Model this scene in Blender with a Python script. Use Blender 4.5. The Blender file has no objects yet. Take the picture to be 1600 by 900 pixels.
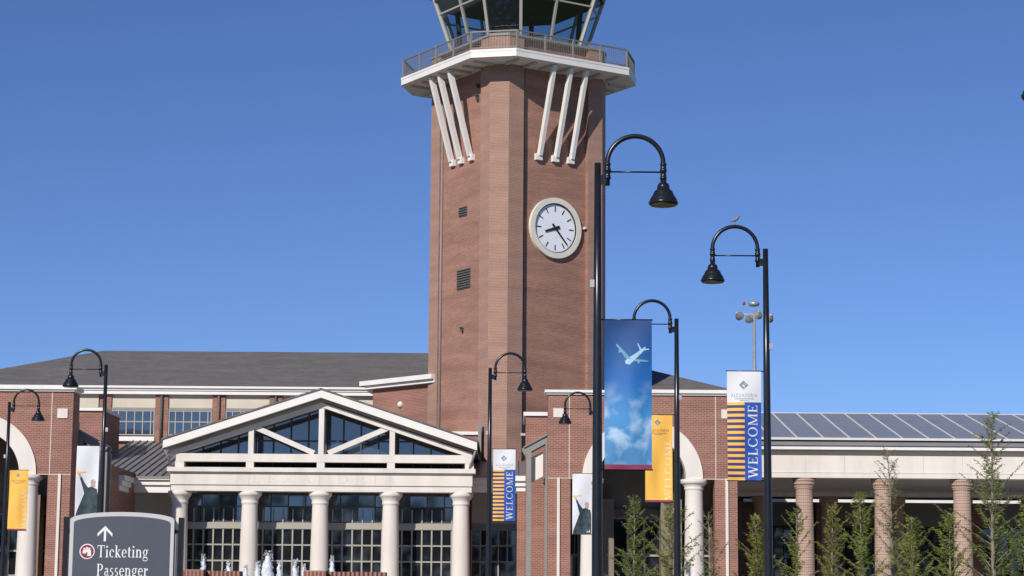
import bpy, bmesh, math, random
from mathutils import Vector, Matrix
random.seed(7)
rad = math.radians
scene = bpy.context.scene
col = scene.collection

# ------------------------------------------------------------------ camera
F_PX, HORIZON, CAM_Z, ROLL = 3300.0, 940.0, 1.2, 0.0075
PITCH = math.atan((HORIZON - 450) / F_PX)
cam_d = bpy.data.cameras.new('camera'); cam = bpy.data.objects.new('camera', cam_d); col.objects.link(cam)
cam_d.sensor_width = 36; cam_d.lens = F_PX / 1600 * 36; cam_d.clip_end = 3000; cam_d.clip_start = 0.5
Mc = Matrix.Translation((0, 0, CAM_Z)) @ Matrix.Rotation(math.pi/2 + PITCH, 4, 'X') @ Matrix.Rotation(ROLL, 4, 'Z')
cam.matrix_world = Mc
scene.camera = cam
# ------------------------------------------------------------------ light
SUN_RAY = Vector((.848, 1.744, -1.13)).normalized()
w = bpy.data.worlds.new('World'); scene.world = w; w.use_nodes = True
nt = w.node_tree; bg = nt.nodes['Background']
sky = nt.nodes.new('ShaderNodeTexSky'); sky.sky_type = 'NISHITA'; sky.sun_disc = False
sky.sun_elevation = math.asin(-SUN_RAY.z)
sky.sun_rotation = math.atan2(-SUN_RAY.x, -SUN_RAY.y)
sky.altitude = 3000; sky.air_density = 1.0; sky.dust_density = 0.0; sky.ozone_density = 8.0
tint = nt.nodes.new('ShaderNodeMix'); tint.data_type = 'RGBA'; tint.blend_type = 'MULTIPLY'; tint.inputs[0].default_value = 1; tint.inputs[7].default_value = (1.08, .97, 1.04, 1)   # camera white balance
nt.links.new(sky.outputs[0], tint.inputs[6]); nt.links.new(tint.outputs[2], bg.inputs[0]); bg.inputs[1].default_value = 0.094
sd = bpy.data.lights.new('sun', 'SUN'); sd.energy = 4.2; sd.angle = rad(0.53); sd.color = (1, .94, .86)
so = bpy.data.objects.new('sun', sd); col.objects.link(so)
so.rotation_euler = SUN_RAY.to_track_quat('-Z', 'Y').to_euler(); so.location = (-20, -40, 60)
vs = scene.view_settings; vs.view_transform = 'Standard'; vs.look = 'None'; vs.exposure = 0; vs.gamma = 1
vs.use_curve_mapping = False

# ------------------------------------------------------------------ pixel helpers (pixel = direction only)
R3 = Mc.to_3x3(); CO = Vector((0, 0, CAM_Z))
def ray(px, py): return R3 @ Vector((px - 800, 450 - py, -F_PX))
def P(px, py, Y):
    d = ray(px, py); return CO + d * (Y / d.y)
def hit(px, py, pt, n):
    d = ray(px, py); return CO + d * ((Vector(pt) - CO).dot(n) / d.dot(n))

# ------------------------------------------------------------------ materials
MATS = {}
def new_mat(name):
    m = bpy.data.materials.new(name); m.use_nodes = True; MATS[name] = m
    return m, m.node_tree, m.node_tree.nodes['Principled BSDF']
def plain(name, c, rough=.6, var=.08, scale=3., metallic=0., ior=None, bump=0., streak=0.):
    m, t, b = new_mat(name); N = t.nodes
    b.inputs['Roughness'].default_value = rough; b.inputs['Metallic'].default_value = metallic
    if ior: b.inputs['IOR'].default_value = ior
    tc = N.new('ShaderNodeTexCoord'); n = N.new('ShaderNodeTexNoise'); n.inputs['Scale'].default_value = scale; n.inputs['Detail'].default_value = 6
    mp = N.new('ShaderNodeMapping'); t.links.new(tc.outputs['Object'], mp.inputs[0]); t.links.new(mp.outputs[0], n.inputs[0])
    if streak: mp.inputs['Scale'].default_value = (1, 1, streak)
    cr = N.new('ShaderNodeValToRGB'); e = cr.color_ramp.elements
    e[0].position = .3; e[1].position = .7
    e[0].color = [x*(1-var) for x in c] + [1]; e[1].color = [min(1, x*(1+var)) for x in c] + [1]
    t.links.new(n.outputs[0], cr.inputs[0]); t.links.new(cr.outputs[0], b.inputs['Base Color'])
    if bump:
        bp = N.new('ShaderNodeBump'); bp.inputs['Strength'].default_value = bump
        t.links.new(n.outputs[0], bp.inputs['Height']); t.links.new(bp.outputs[0], b.inputs['Normal'])
    return m
def brick(name, c1, c2, mortar, bw=.203, rh=.0677, ms=.010, big=.18):
    m, t, b = new_mat(name); N = t.nodes; L = t.links
    b.inputs['Roughness'].default_value = .85
    uv = N.new('ShaderNodeUVMap'); bt = N.new('ShaderNodeTexBrick')
    bt.inputs['Scale'].default_value = 1; bt.inputs['Brick Width'].default_value = bw; bt.inputs['Row Height'].default_value = rh
    bt.inputs['Mortar Size'].default_value = ms; bt.inputs['Mortar Smooth'].default_value = .1; bt.inputs['Bias'].default_value = 0
    bt.inputs['Color1'].default_value = (*c1, 1); bt.inputs['Color2'].default_value = (*c2, 1); bt.inputs['Mortar'].default_value = (*mortar, 1)
    L.new(uv.outputs[0], bt.inputs[0])
    mp = N.new('ShaderNodeMapping'); mp.inputs['Scale'].default_value = (.25, 1.3, 1); L.new(uv.outputs[0], mp.inputs[0])
    n = N.new('ShaderNodeTexNoise'); n.inputs['Scale'].default_value = 1.6; n.inputs['Detail'].default_value = 7; L.new(mp.outputs[0], n.inputs[0])
    mr = N.new('ShaderNodeMapRange'); mr.inputs[1].default_value = .3; mr.inputs[2].default_value = .7; mr.inputs[3].default_value = 1-big; mr.inputs[4].default_value = 1+big
    L.new(n.outputs[0], mr.inputs[0])
    mx = N.new('ShaderNodeMix'); mx.data_type = 'RGBA'; mx.blend_type = 'MULTIPLY'; mx.inputs[0].default_value = 1
    L.new(bt.outputs[0], mx.inputs[6]); L.new(mr.outputs[0], mx.inputs[7]); L.new(mx.outputs[2], b.inputs['Base Color'])
    bp = N.new('ShaderNodeBump'); bp.inputs['Strength'].default_value = .4; bp.inputs['Distance'].default_value = .01; bp.invert = True
    L.new(bt.outputs[1], bp.inputs['Height']); L.new(bp.outputs[0], b.inputs['Normal'])
    return m
def glass_clear(name, tint, refl=.12):
    m, t, b = new_mat(name); N = t.nodes; L = t.links
    tr = N.new('ShaderNodeBsdfTransparent'); tr.inputs[0].default_value = (*tint, 1)
    gl = N.new('ShaderNodeBsdfGlossy'); gl.inputs['Roughness'].default_value = .02
    mx = N.new('ShaderNodeMixShader'); mx.inputs[0].default_value = refl; L.new(tr.outputs[0], mx.inputs[1]); L.new(gl.outputs[0], mx.inputs[2])
    L.new(mx.outputs[0], N['Material Output'].inputs[0]); return m

brick('tower_brick', (.345, .172, .122), (.275, .132, .094), (.35, .215, .165), ms=.010, big=.2)
brick('tower_checker_brick', (.29, .143, .10), (.35, .182, .13), (.385, .25, .195), bw=.135, ms=.016, big=.13)
brick('red_brick', (.30, .122, .085), (.235, .092, .065), (.345, .225, .18), ms=.011)
brick('column_brick', (.29, .145, .10), (.345, .185, .135), (.48, .37, .30), bw=.135, ms=.018, big=.07)
brick('fountain_brick', (.27, .09, .065), (.2, .07, .05), (.36, .25, .21), bw=.075, rh=.22, ms=.012)
plain('precast', (.71, .66, .60), .75, .09, 1.6, bump=.02, streak=.25)
plain('stucco', (.60, .54, .43), .85, .06, 1.0)
plain('white_paint', (.78, .76, .72), .5, .04, 1.5)
plain('grey_steel', (.24, .24, .225), .5, .06, 2)
plain('mullion_paint', (.36, .34, .29), .5, .05, 2)
plain('black_paint', (.012, .013, .017), .28, .2, 4, bump=.01)
brick('shingle', (.165, .152, .147), (.13, .12, .117), (.105, .098, .095), bw=.33, rh=.14, ms=.008, big=.14)
plain('seam_metal', (.27, .255, .25), .45, .08, 1.5, metallic=.3)
plain('dark_edge', (.09, .085, .08), .7, .1, 3)
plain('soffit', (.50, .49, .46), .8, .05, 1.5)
plain('downspout', (.17, .12, .10), .5, .1, 3)
plain('louvre', (.10, .095, .09), .6, .1, 5)
plain('window_glass', (.012, .014, .018), .03, .3, .4, ior=1.75)
plain('clerestory_glass', (.03, .045, .07), .04, .2, .5, ior=2.3)
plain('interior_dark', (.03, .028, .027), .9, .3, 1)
plain('interior_tan', (.23, .20, .16), .9, .1, 1)
plain('solar_cell', (.255, .27, .295), .35, .12, 1.5, ior=1.6)
plain('aluminium', (.72, .73, .75), .35, .05, 4, metallic=.6)
plain('galvanised', (.45, .46, .47), .4, .1, 5, metallic=.5)
plain('clock_white', (.86, .88, .93), .4, .02, 2)
plain('clock_black', (.012, .012, .014), .5, .1, 3)
plain('clock_stone', (.74, .70, .60), .7, .05, 2)
plain('banner_white', (.74, .74, .79), .7, .03, 2)
plain('banner_yellow', (.90, .50, .085), .7, .05, 2)
plain('banner_navy', (.045, .04, .17), .7, .05, 2)
plain('banner_blue', (.02, .09, .42), .7, .06, 2)
plain('banner_maroon', (.22, .03, .085), .7, .05, 2)
plain('print_dark', (.025, .05, .062), .7, .5, 6)
plain('print_skin', (.52, .33, .25), .7, .1, 6)
plain('print_cream', (.86, .70, .42), .7, .05, 3)
plain('print_grey', (.38, .38, .41), .7, .1, 6)
plain('print_steel', (.16, .30, .42), .7, .1, 6)
plain('print_bronze', (.30, .18, .10), .7, .1, 6)
plain('print_plane', (.36, .56, .74), .7, .12, 8)
plain('print_wing', (.15, .36, .47), .7, .2, 8)
plain('sign_slate', (.062, .075, .105), .45, .06, 2)
plain('sign_frame', (.55, .54, .55), .45, .04, 2)
plain('sign_white', (.82, .82, .84), .5, .02, 2)
plain('sign_maroon', (.30, .02, .05), .5, .05, 2)
plain('lamp_lens', (.17, .12, .09), .4, .1, 5)
plain('glint_film', (.03, .04, .07), .16, .3, 2, metallic=.85)  # mirror-like film for the sheet added in the cab to make glints
plain('frieze_letter', (.655, .605, .545), .75, .04, 1.2)
plain('railing_grey', (.17, .165, .15), .5, .06, 3)
plain('bark', (.24, .19, .15), .9, .25, 12, streak=.2)
plain('asphalt', (.05, .05, .052), .9, .2, 6)
plain('concrete', (.42, .40, .37), .9, .1, 2)
plain('bird_grey', (.2, .2, .21), .8, .2, 30)
plain('red_lens', (.35, .03, .02), .3, .1, 3)
plain('grass', (.06, .085, .025), .95, .35, 1.5)
glass_clear('cab_glass', (.66, .77, .80), .10)
def leaf_mat(name, c):
    m, t, b = new_mat(name); N = t.nodes; L = t.links
    oi = N.new('ShaderNodeTexCoord'); n = N.new('ShaderNodeTexNoise'); n.inputs['Scale'].default_value = 2.2; n.inputs['Detail'].default_value = 4
    L.new(oi.outputs['Object'], n.inputs[0]); cr = N.new('ShaderNodeValToRGB'); e = cr.color_ramp.elements
    e[0].position = .3; e[1].position = .7; e[0].color = [x*.65 for x in c] + [1]; e[1].color = [x*1.35 for x in c] + [1]
    L.new(n.outputs[0], cr.inputs[0]); L.new(cr.outputs[0], b.inputs['Base Color']); b.inputs['Roughness'].default_value = .6
    tl = N.new('ShaderNodeBsdfTranslucent'); L.new(cr.outputs[0], tl.inputs[0]); mx = N.new('ShaderNodeMixShader'); mx.inputs[0].default_value = .5
    L.new(b.outputs[0], mx.inputs[1]); L.new(tl.outputs[0], mx.inputs[2]); L.new(mx.outputs[0], N['Material Output'].inputs[0])
leaf_mat('leaf_fresh', (.30, .35, .07)); leaf_mat('leaf_olive', (.31, .32, .075)); leaf_mat('leaf_green', (.25, .30, .075)); leaf_mat('leaf_dark', (.03, .05, .018))
def water_mat():
    m, t, b = new_mat('water_froth'); b.inputs['Base Color'].default_value = (.80, .84, .88, 1); b.inputs['Roughness'].default_value = .35
    N = t.nodes; tr = N.new('ShaderNodeBsdfTransparent'); mx = N.new('ShaderNodeMixShader'); nz = N.new('ShaderNodeTexNoise'); nz.inputs['Scale'].default_value = 14
    cr = N.new('ShaderNodeMapRange'); cr.inputs[1].default_value = .35; cr.inputs[2].default_value = .6; cr.inputs[3].default_value = .6; cr.inputs[4].default_value = 1
    t.links.new(nz.outputs[0], cr.inputs[0]); t.links.new(cr.outputs[0], mx.inputs[0]); t.links.new(tr.outputs[0], mx.inputs[1]); t.links.new(b.outputs[0], mx.inputs[2]); t.links.new(mx.outputs[0], N['Material Output'].inputs[0])
water_mat()
def sky_print():
    m, t, b = new_mat('sky_print'); N = t.nodes; L = t.links; b.inputs['Roughness'].default_value = .6
    uv = N.new('ShaderNodeUVMap'); sp = N.new('ShaderNodeSeparateXYZ'); L.new(uv.outputs[0], sp.inputs[0])
    cr = N.new('ShaderNodeValToRGB'); el = cr.color_ramp.elements
    el[0].position = 0; el[0].color = (.06, .22, .45, 1); el[1].position = 1; el[1].color = (.002, .048, .19, 1)
    a = el.new(.35); a.color = (.045, .26, .58, 1); a = el.new(.6); a.color = (.003, .12, .42, 1)
    mr = N.new('ShaderNodeMapRange'); mr.inputs[1].default_value = SKYB[0]; mr.inputs[2].default_value = SKYB[1]; L.new(sp.outputs[1], mr.inputs[0]); L.new(mr.outputs[0], cr.inputs[0])
    n = N.new('ShaderNodeTexNoise'); n.inputs['Scale'].default_value = 2.6; n.inputs['Detail'].default_value = 8; n.inputs['Distortion'].default_value = .3; L.new(uv.outputs[0], n.inputs[0])
    hb = N.new('ShaderNodeValToRGB'); h = hb.color_ramp.elements; h[0].position = 0; h[0].color = (.35, .35, .35, 1); h[1].position = .62; h[1].color = (0, 0, 0, 1)
    k = h.new(.32); k.color = (.75, .75, .75, 1); k = h.new(.45); k.color = (.35, .35, .35, 1); L.new(mr.outputs[0], hb.inputs[0])
    mu = N.new('ShaderNodeMath'); mu.operation = 'MULTIPLY'
    rr = N.new('ShaderNodeMapRange'); rr.inputs[1].default_value = .46; rr.inputs[2].default_value = .66; L.new(n.outputs[0], rr.inputs[0]); L.new(rr.outputs[0], mu.inputs[0]); L.new(hb.outputs[0], mu.inputs[1])
    mx = N.new('ShaderNodeMix'); mx.data_type = 'RGBA'; L.new(mu.outputs[0], mx.inputs[0]); L.new(cr.outputs[0], mx.inputs[6]); mx.inputs[7].default_value = (.62, .76, .92, 1)
    L.new(mx.outputs[2], b.inputs['Base Color'])

# ------------------------------------------------------------------ mesh builder
class MB:
    def __init__(s): s.v = []; s.f = []; s.mi = []; s.smooth = []; s.M = None
    def pts(s, ps):
        i0 = len(s.v)
        for p in ps:
            p = Vector(p)
            s.v.append(s.M @ p if s.M else p)
        return i0
    def face(s, idx, mi=0, sm=False): s.f.append(idx); s.mi.append(mi); s.smooth.append(sm)
    def box(s, x0, x1, y0, y1, z0, z1, mi=0):
        i = s.pts([(x, y, z) for z in (z0, z1) for y in (y0, y1) for x in (x0, x1)])
        for q in ((0, 2, 3, 1), (4, 5, 7, 6), (0, 1, 5, 4), (2, 6, 7, 3), (0, 4, 6, 2), (1, 3, 7, 5)): s.face([i+k for k in q], mi)
        return s
    def prism(s, poly, z0, z1, mis=None):            # plan polygon (counter-clockwise) extruded in z
        n = len(poly); i = s.pts([(x, y, z0) for x, y in poly] + [(x, y, z1) for x, y in poly])
        s.face([i+k for k in reversed(range(n))]); s.face([i+n+k for k in range(n)])
        for k in range(n):
            j = (k+1) % n; s.face([i+k, i+j, i+n+j, i+n+k], mis[k] if mis else 0)
        return s
    def slab(s, poly, y0, y1, mi=0):                 # elevation polygon in x-z extruded in y
        n = len(poly); i = s.pts([(x, y0, z) for x, z in poly] + [(x, y1, z) for x, z in poly])
        s.face([i+k for k in range(n)], mi); s.face([i+n+k for k in reversed(range(n))], mi)
        for k in range(n):
            j = (k+1) % n; s.face([i+j, i+k, i+n+k, i+n+j], mi)
        return s
    def beam(s, a, b, w, h, up=(0, 0, 1), mi=0):
        a = Vector(a); b = Vector(b); d = (b-a).normalized(); u = Vector(up)
        sd_ = d.cross(u).normalized(); u = sd_.cross(d).normalized(); sd_ *= w/2; u *= h/2
        i = s.pts([a-sd_-u, a+sd_-u, a+sd_+u, a-sd_+u, b-sd_-u, b+sd_-u, b+sd_+u, b-sd_+u])
        for q in ((0, 1, 2, 3), (7, 6, 5, 4), (0, 4, 5, 1), (1, 5, 6, 2), (2, 6, 7, 3), (3, 7, 4, 0)): s.face([i+k for k in q], mi)
        return s
    def tube(s, ps, r, n=12, cap=True, mi=0):
        ps = [Vector(p) for p in ps]; m = len(ps); rs = r if isinstance(r, (list, tuple)) else [r]*m
        d0 = (ps[1]-ps[0]).normalized(); ref = Vector((0, 1, 0)) if abs(d0.y) < .9 else Vector((1, 0, 0)); rings = []
        for k in range(m):
            d = (ps[min(k+1, m-1)] - ps[max(k-1, 0)]).normalized()
            a = d.cross(ref).normalized(); b = d.cross(a).normalized()
            rings.append(s.pts([ps[k] + (a*math.cos(t*2*math.pi/n) + b*math.sin(t*2*math.pi/n))*rs[k] for t in range(n)]))
        for k in range(m-1):
            for t in range(n):
                t2 = (t+1) % n; s.face([rings[k]+t, rings[k]+t2, rings[k+1]+t2, rings[k+1]+t], mi, True)
        if cap: s.face([rings[0]+t for t in reversed(range(n))], mi); s.face([rings[-1]+t for t in range(n)], mi)
        return s
    def lathe(s, prof, c=(0, 0, 0), n=24, mi=0, sm=True):   # prof: (r, z) from low to high
        c = Vector(c); rings = [s.pts([c + Vector((r*math.cos(2*math.pi*t/n), r*math.sin(2*math.pi*t/n), z)) for t in range(n)]) for r, z in prof]
        for a, b in zip(rings, rings[1:]):
            for t in range(n):
                t2 = (t+1) % n; s.face([a+t, a+t2, b+t2, b+t], mi, sm)
        s.face([rings[0]+t for t in reversed(range(n))], mi); s.face([rings[-1]+t for t in range(n)], mi)
        return s
    def poly(s, ps, mi=0): i = s.pts(ps); s.face(list(range(i, i+len(ps))), mi); return s
    def mesh(s, name, mats):
        me = bpy.data.meshes.new(name); me.from_pydata(s.v, [], s.f)
        for m in (mats if isinstance(mats, (list, tuple)) else [mats]): me.materials.append(MATS[m])
        me.polygons.foreach_set('material_index', s.mi); me.polygons.foreach_set('use_smooth', s.smooth)
        me.update(); uvl = me.uv_layers.new(name='UVMap').data; Z = Vector((0, 0, 1))
        for p in me.polygons:
            nrm = p.normal
            flat = abs(nrm.z) > .8; t = Z.cross(nrm).normalized() if not flat else None
            for li in p.loop_indices:
                q = me.vertices[me.loops[li].vertex_index].co
                uvl[li].uv = (q.x, q.y) if flat else (q.dot(t), q.z)
        return me
    def build(s, name, mats, parent=None):
        o = bpy.data.objects.new(name, s.mesh(name, mats)); col.objects.link(o)
        if parent: o.parent = parent
        return o
def tag(o, label, cat, group=None, kind=None):
    if label: o['label'] = label
    if cat: o['category'] = cat
    if group: o['group'] = group
    if kind: o['kind'] = kind
    return o
def thing(name, label, cat, loc=(0, 0, 0), rz=0, group=None):
    o = bpy.data.objects.new(name, None); col.objects.link(o); o.location = loc; o.rotation_euler = (0, 0, rz); o.empty_display_size = .3
    return tag(o, label, cat, group)
def share(name, me, parent, loc, rot=(0, 0, 0)):
    o = bpy.data.objects.new(name, me); col.objects.link(o); o.parent = parent; o.location = loc; o.rotation_euler = rot; return o
def copy_tree(o, parent=None):
    c = o.copy(); col.objects.link(c); c.parent = parent
    for ch in list(o.children): copy_tree(ch, c)
    return c
def pane_grid(win, x0, x1, z0, z1, Y, xs, zs, bar, fmat, gmat, depth=.10, tilt=.004):
    """xs, zs: lists of mullion centre lines including the outer ones"""
    b = MB()
    for x in xs: b.box(x-bar/2, x+bar/2, Y-depth, Y, z0, z1)
    for z in zs: b.box(x0, x1, Y-depth+.012, Y-.01, z-bar/2, z+bar/2)
    b.build('frame', fmat, win)
    cache = {}
    for i in range(len(xs)-1):
        for j in range(len(zs)-1):
            wd = round(xs[i+1]-xs[i], 3); ht = round(zs[j+1]-zs[j], 3)
            if (wd, ht) not in cache:
                cache[wd, ht] = MB().box(-wd/2, wd/2, 0, .02, -ht/2, ht/2).mesh('pane', gmat)
            share('pane', cache[wd, ht], win, ((xs[i]+xs[i+1])/2, Y-.045, (zs[j]+zs[j+1])/2),
                  (random.gauss(0, tilt), 0, random.gauss(0, tilt)))
def lin(a, b, n): return [a + (b-a)*i/n for i in range(n+1)]

# ------------------------------------------------------------------ setting: ground
tag(MB().box(-900, 900, -700, 1500, -.5, 0).build('ground', 'grass'), None, None, kind='structure')
tag(MB().box(-60, 60, 68, 125, -.3, .12).build('terminal_pavement', 'concrete'), None, None, kind='structure')
tag(MB().box(-300, 300, -6, 14, -.3, .004).build('road', 'asphalt'), None, None, kind='structure')
tag(MB().box(-300, 300, 14, 14.2, -.3, .13).build('kerb', 'concrete'), None, None, kind='structure')

# ================================================================== TERMINAL HALL
HY = 97.5
def hx(px, py=640): return P(px, py, HY).x
def hz(py, px=400): return P(px, py, HY).z
hall = thing('terminal_hall', 'long brick terminal hall with grey hipped shingle roof and white eaves', 'building', (0, HY, 0))
hall_L, hall_R = -27.5, P(1143, 600, HY).x
z_eb, z_et = hz(617), hz(604.5)
MB().box(hall_L+.8, hall_R-.8, .35, 14, 0, z_eb+.1).build('wall', 'red_brick', hall)
e = MB(); e.box(hall_L, hall_R, .0, 14.5, z_eb, z_eb+.17); e.box(hall_L-.06, hall_R+.06, -.06, 14.56, z_eb+.172, z_et-.1); e.box(hall_L-.16, hall_R+.16, -.16, 14.66, z_et-.098, z_et)
e.build('eave_fascia', 'white_paint', hall)
zr = P(400, 549, HY+6.8).z; hr = 7.4; r = MB()
xl, xr_, y0, y1 = hall_L-.1, hall_R+.1, -.12, 14.6
i = r.pts([(xl, y0, z_et+.004), (xr_, y0, z_et+.004), (xr_, y1, z_et+.004), (xl, y1, z_et+.004), (P(160, 547, HY+6.8).x, 7, zr), (xr_-6.6, 7, zr)])
for q in ((0, 1, 5, 4), (1, 2, 5), (2, 3, 4, 5), (3, 0, 4), (3, 2, 1, 0)): r.face([i+k for k in q])
r.build('roof', 'shingle', hall)
# clerestory bays (pitch 89 px)
zb0, zb1 = hz(690), hz(683)
for k in range(-1, 6):
    xa, xb = hx(173+89.3*k), hx(241+89.3*k)
    if k == -1: xa = hx(112)
    nm = (xa+xb)/2
    MB().box(xa, xb, .28, .36, hz(637.5), z_eb).build('stucco_panel', 'stucco', hall)
    MB().box(xa, xb, .22, .36, hz(641.5), hz(637.5)).build('window_head', 'grey_steel', hall)
    if k >= 0:
        win = MB().box(xa, xb, .33, .345, hz(683), hz(641.5)).build('window', 'interior_dark', hall)
        pane_grid(win, xa, xb, hz(681), hz(641.5), .30, [xa+.03] + [hx(173+89.3*k+11+12.7*q) for q in range(5)] + [xb-.03], [hz(681)+.03, hz(659.5), hz(641.5)-.03], .05, 'mullion_paint', 'clerestory_glass', .08, .003)
        MB().box(xa-.02, xb+.02, .12, .36, zb0, zb1).build('window_sill', 'white_paint', hall)
    d = MB(); xc = xb + (hx(262)-hx(241))*.5
    if k >= 0:
        d.tube([(xc, .12, hz(692)), (xc, .12, z_eb)], .06, 8); d.build('downspout', 'dark_edge' if k % 2 == 0 else 'downspout', hall)
        MB().box(xb+.01, hx(262+89.3*k)-.01, .2, .36, hz(692), z_eb-.002).build('brick_pier', 'red_brick', hall)
MB().box(hx(163), hx(172.5), .2, .36, hz(692), z_eb-.002).build('brick_pier', 'red_brick', hall)
# ================================================================== CONTROL TOWER
TY = 94.0; TC = P(808, 400, TY); RZ = rad(33)
tower = thing('control_tower', 'tall brick airport control tower with white balcony, glass cab and clock', 'tower', (TC.x, TY, 0), RZ)
Mt = Matrix.Translation((TC.x, TY, 0)) @ Matrix.Rotation(RZ, 4, 'Z'); Mti = Mt.inverted()
a, c, wp, pj = 3.1, .60, 1.37, .22
def T(px, py, side, off=0):       # pixel -> tower local coordinates on the right ('y') or left ('x') face
    n = Mt.to_3x3() @ (Vector((0, -1, 0)) if side == 'y' else Vector((-1, 0, 0)))
    pt = Mt @ (Vector((0, -(a-pj)-off, 0)) if side == 'y' else Vector((-(a-pj)-off, 0, 0)))
    return Mti @ hit(px, py, pt, n)
front = Mt @ Vector((-a-1.0, -a-1.0, 0))
PO = 4.43; PC = 1.42                                                # platform half side and chamfer cut
z_ft = P(770, 76.5, (Mt @ Vector((-PO+PC/2, -PO+PC/2, 0))).y).z; z_fb = P(770, 88.5, (Mt @ Vector((-PO+PC/2, -PO+PC/2, 0))).y).z
q4 = [(-a, -a+c), (-a+c, -a), (-a+wp, -a), (-a+wp, -a+pj), (a-wp, -a+pj), (a-wp, -a)]
def rot4(q):
    out = []
    for k in range(4):
        cs, sn = (1, 0, -1, 0)[k], (0, 1, 0, -1)[k]; out += [(x*cs - y*sn, x*sn + y*cs) for x, y in q]
    return out
z_par = z_ft + .95
MB().prism(rot4(q4), 0, z_par, [1, 1, 0, 0, 0, 1]*4).build('shaft', ['tower_brick', 'tower_checker_brick'], tower)
MB().prism(rot4([(-a-.05, -a+c-.03), (-a+c-.03, -a-.05)]), z_par, z_par+.10).build('parapet_coping', 'grey_steel', tower)
oct_ = lambda h, ct: rot4([(-h, -h+ct), (-h+ct, -h)])
MB().prism(oct_(PO, PC), z_fb, z_ft-.10).build('platform', 'white_paint', tower)
MB().prism(oct_(PO+.015, PC+.01), z_ft-.098, z_ft).build('platform_edge', 'white_paint', tower)
sb = MB()
for k in range(4):
    sb.M = Matrix.Rotation(k*math.pi/2, 4, 'Z')
    for t in (-2.7, -1.75, -.9, 0, .9, 1.75, 2.7):
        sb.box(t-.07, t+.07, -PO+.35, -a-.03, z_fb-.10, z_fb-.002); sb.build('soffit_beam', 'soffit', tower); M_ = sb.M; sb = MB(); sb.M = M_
# railing
rl = MB(); hgt = .82; o8 = oct_(PO-.06, PC+.02); pk = MB()
for k in range(8):
    A = Vector((*o8[k], 0)); B = Vector((*o8[(k+1) % 8], 0)); L_ = (B-A).length
    for z, wd in ((z_ft+hgt, .06), (z_ft+.10, .04)): rl.beam(A+Vector((0, 0, z)), B+Vector((0, 0, z)), wd, wd)
    n = 4 if L_ > 3 else 1
    for t in range(n): 
        p = A.lerp(B, t/n); MB().box(p.x-.035, p.x+.035, p.y-.035, p.y+.035, z_ft-.0, z_ft+hgt+.03).build('railing_post', 'grey_steel', tower)
    m = int(L_/.12)
    for t in range(1, m): p = A.lerp(B, t/m); pk.box(p.x-.008, p.x+.008, p.y-.008, p.y+.008, z_ft+.1, z_ft+hgt)
    for t in range(1, 6): pk.beam(A+Vector((0, 0, z_ft+.1+.12*t)), B+Vector((0, 0, z_ft+.1+.12*t)), .008, .008)
rl.build('handrail', 'railing_grey', tower); pk.build('railing_mesh', 'railing_grey', tower)['kind'] = 'stuff'
# struts
for px, py in ((841, 243), (867, 246), (891, 249)):
    b = T(px, py, 'y'); s = MB(); s.beam((b.x, b.y-.12, b.z), (b.x, -PO+.32, z_fb-.02), .17, .22); s.build('strut', 'white_paint', tower)
    MB().box(b.x-.20, b.x+.13, b.y-.16, b.y, b.z-.22, b.z+.06).build('strut_shoe', 'white_paint', tower)
for px, py in ((709, 253), (722, 249), (738, 244)):
    b = T(px, py, 'x'); s = MB(); s.beam((b.x-.12, b.y, b.z), (-PO+.32, b.y, z_fb-.02), .17, .22); s.build('strut', 'white_paint', tower)
    MB().box(b.x-.16, b.x, b.y-.20, b.y+.13, b.z-.22, b.z+.06).build('strut_shoe', 'white_paint', tower)
# clock
ck = T(866, 357, 'y'); Rr = 1.35
def disc(r0, r1, y0, y1, n=48):
    m = MB()
    for t in range(n):
        a0, a1 = 2*math.pi*t/n, 2*math.pi*(t+1)/n
        m.slab([(r0*math.cos(a0), r0*math.sin(a0)), (r1*math.cos(a0), r1*math.sin(a0)), (r1*math.cos(a1), r1*math.sin(a1)), (r0*math.cos(a1), r0*math.sin(a1))], y0, y1) if r0 > 0 else None
    if r0 == 0: m.slab([(r1*math.cos(2*math.pi*t/n), r1*math.sin(2*math.pi*t/n)) for t in range(n)], y0, y1)
    return m
clk = disc(1.11, Rr, -.16, .0).build('clock', 'clock_stone', tower); clk.location = ck; clk['label'] = 'round white clock with cream stone rim'
disc(1.07, 1.11, -.12, 0).build('bezel', 'clock_black', clk); disc(0, 1.07, -.06, -.01).build('dial', 'clock_white', clk)
for h in range(12):
    m = MB(); m.M = Matrix.Rotation(h*math.pi/6, 4, 'Y'); m.box(-.022, .022, -.075, -.062, .74, .98); m.build('hour_mark', 'clock_black', clk)
for nm, ang, ln, wd in (('hour_hand', 251.5, .56, .07), ('minute_hand', 138, .92, .05)):
    m = MB(); m.M = Matrix.Rotation(rad(ang), 4, 'Y'); m.slab([(-wd, -.24), (wd, -.24), (wd*.6, ln), (-wd*.6, ln)], -.10 if nm[0] == 'h' else -.115, -.08 if nm[0] == 'h' else -.102); m.build(nm, 'clock_black', clk)
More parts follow.
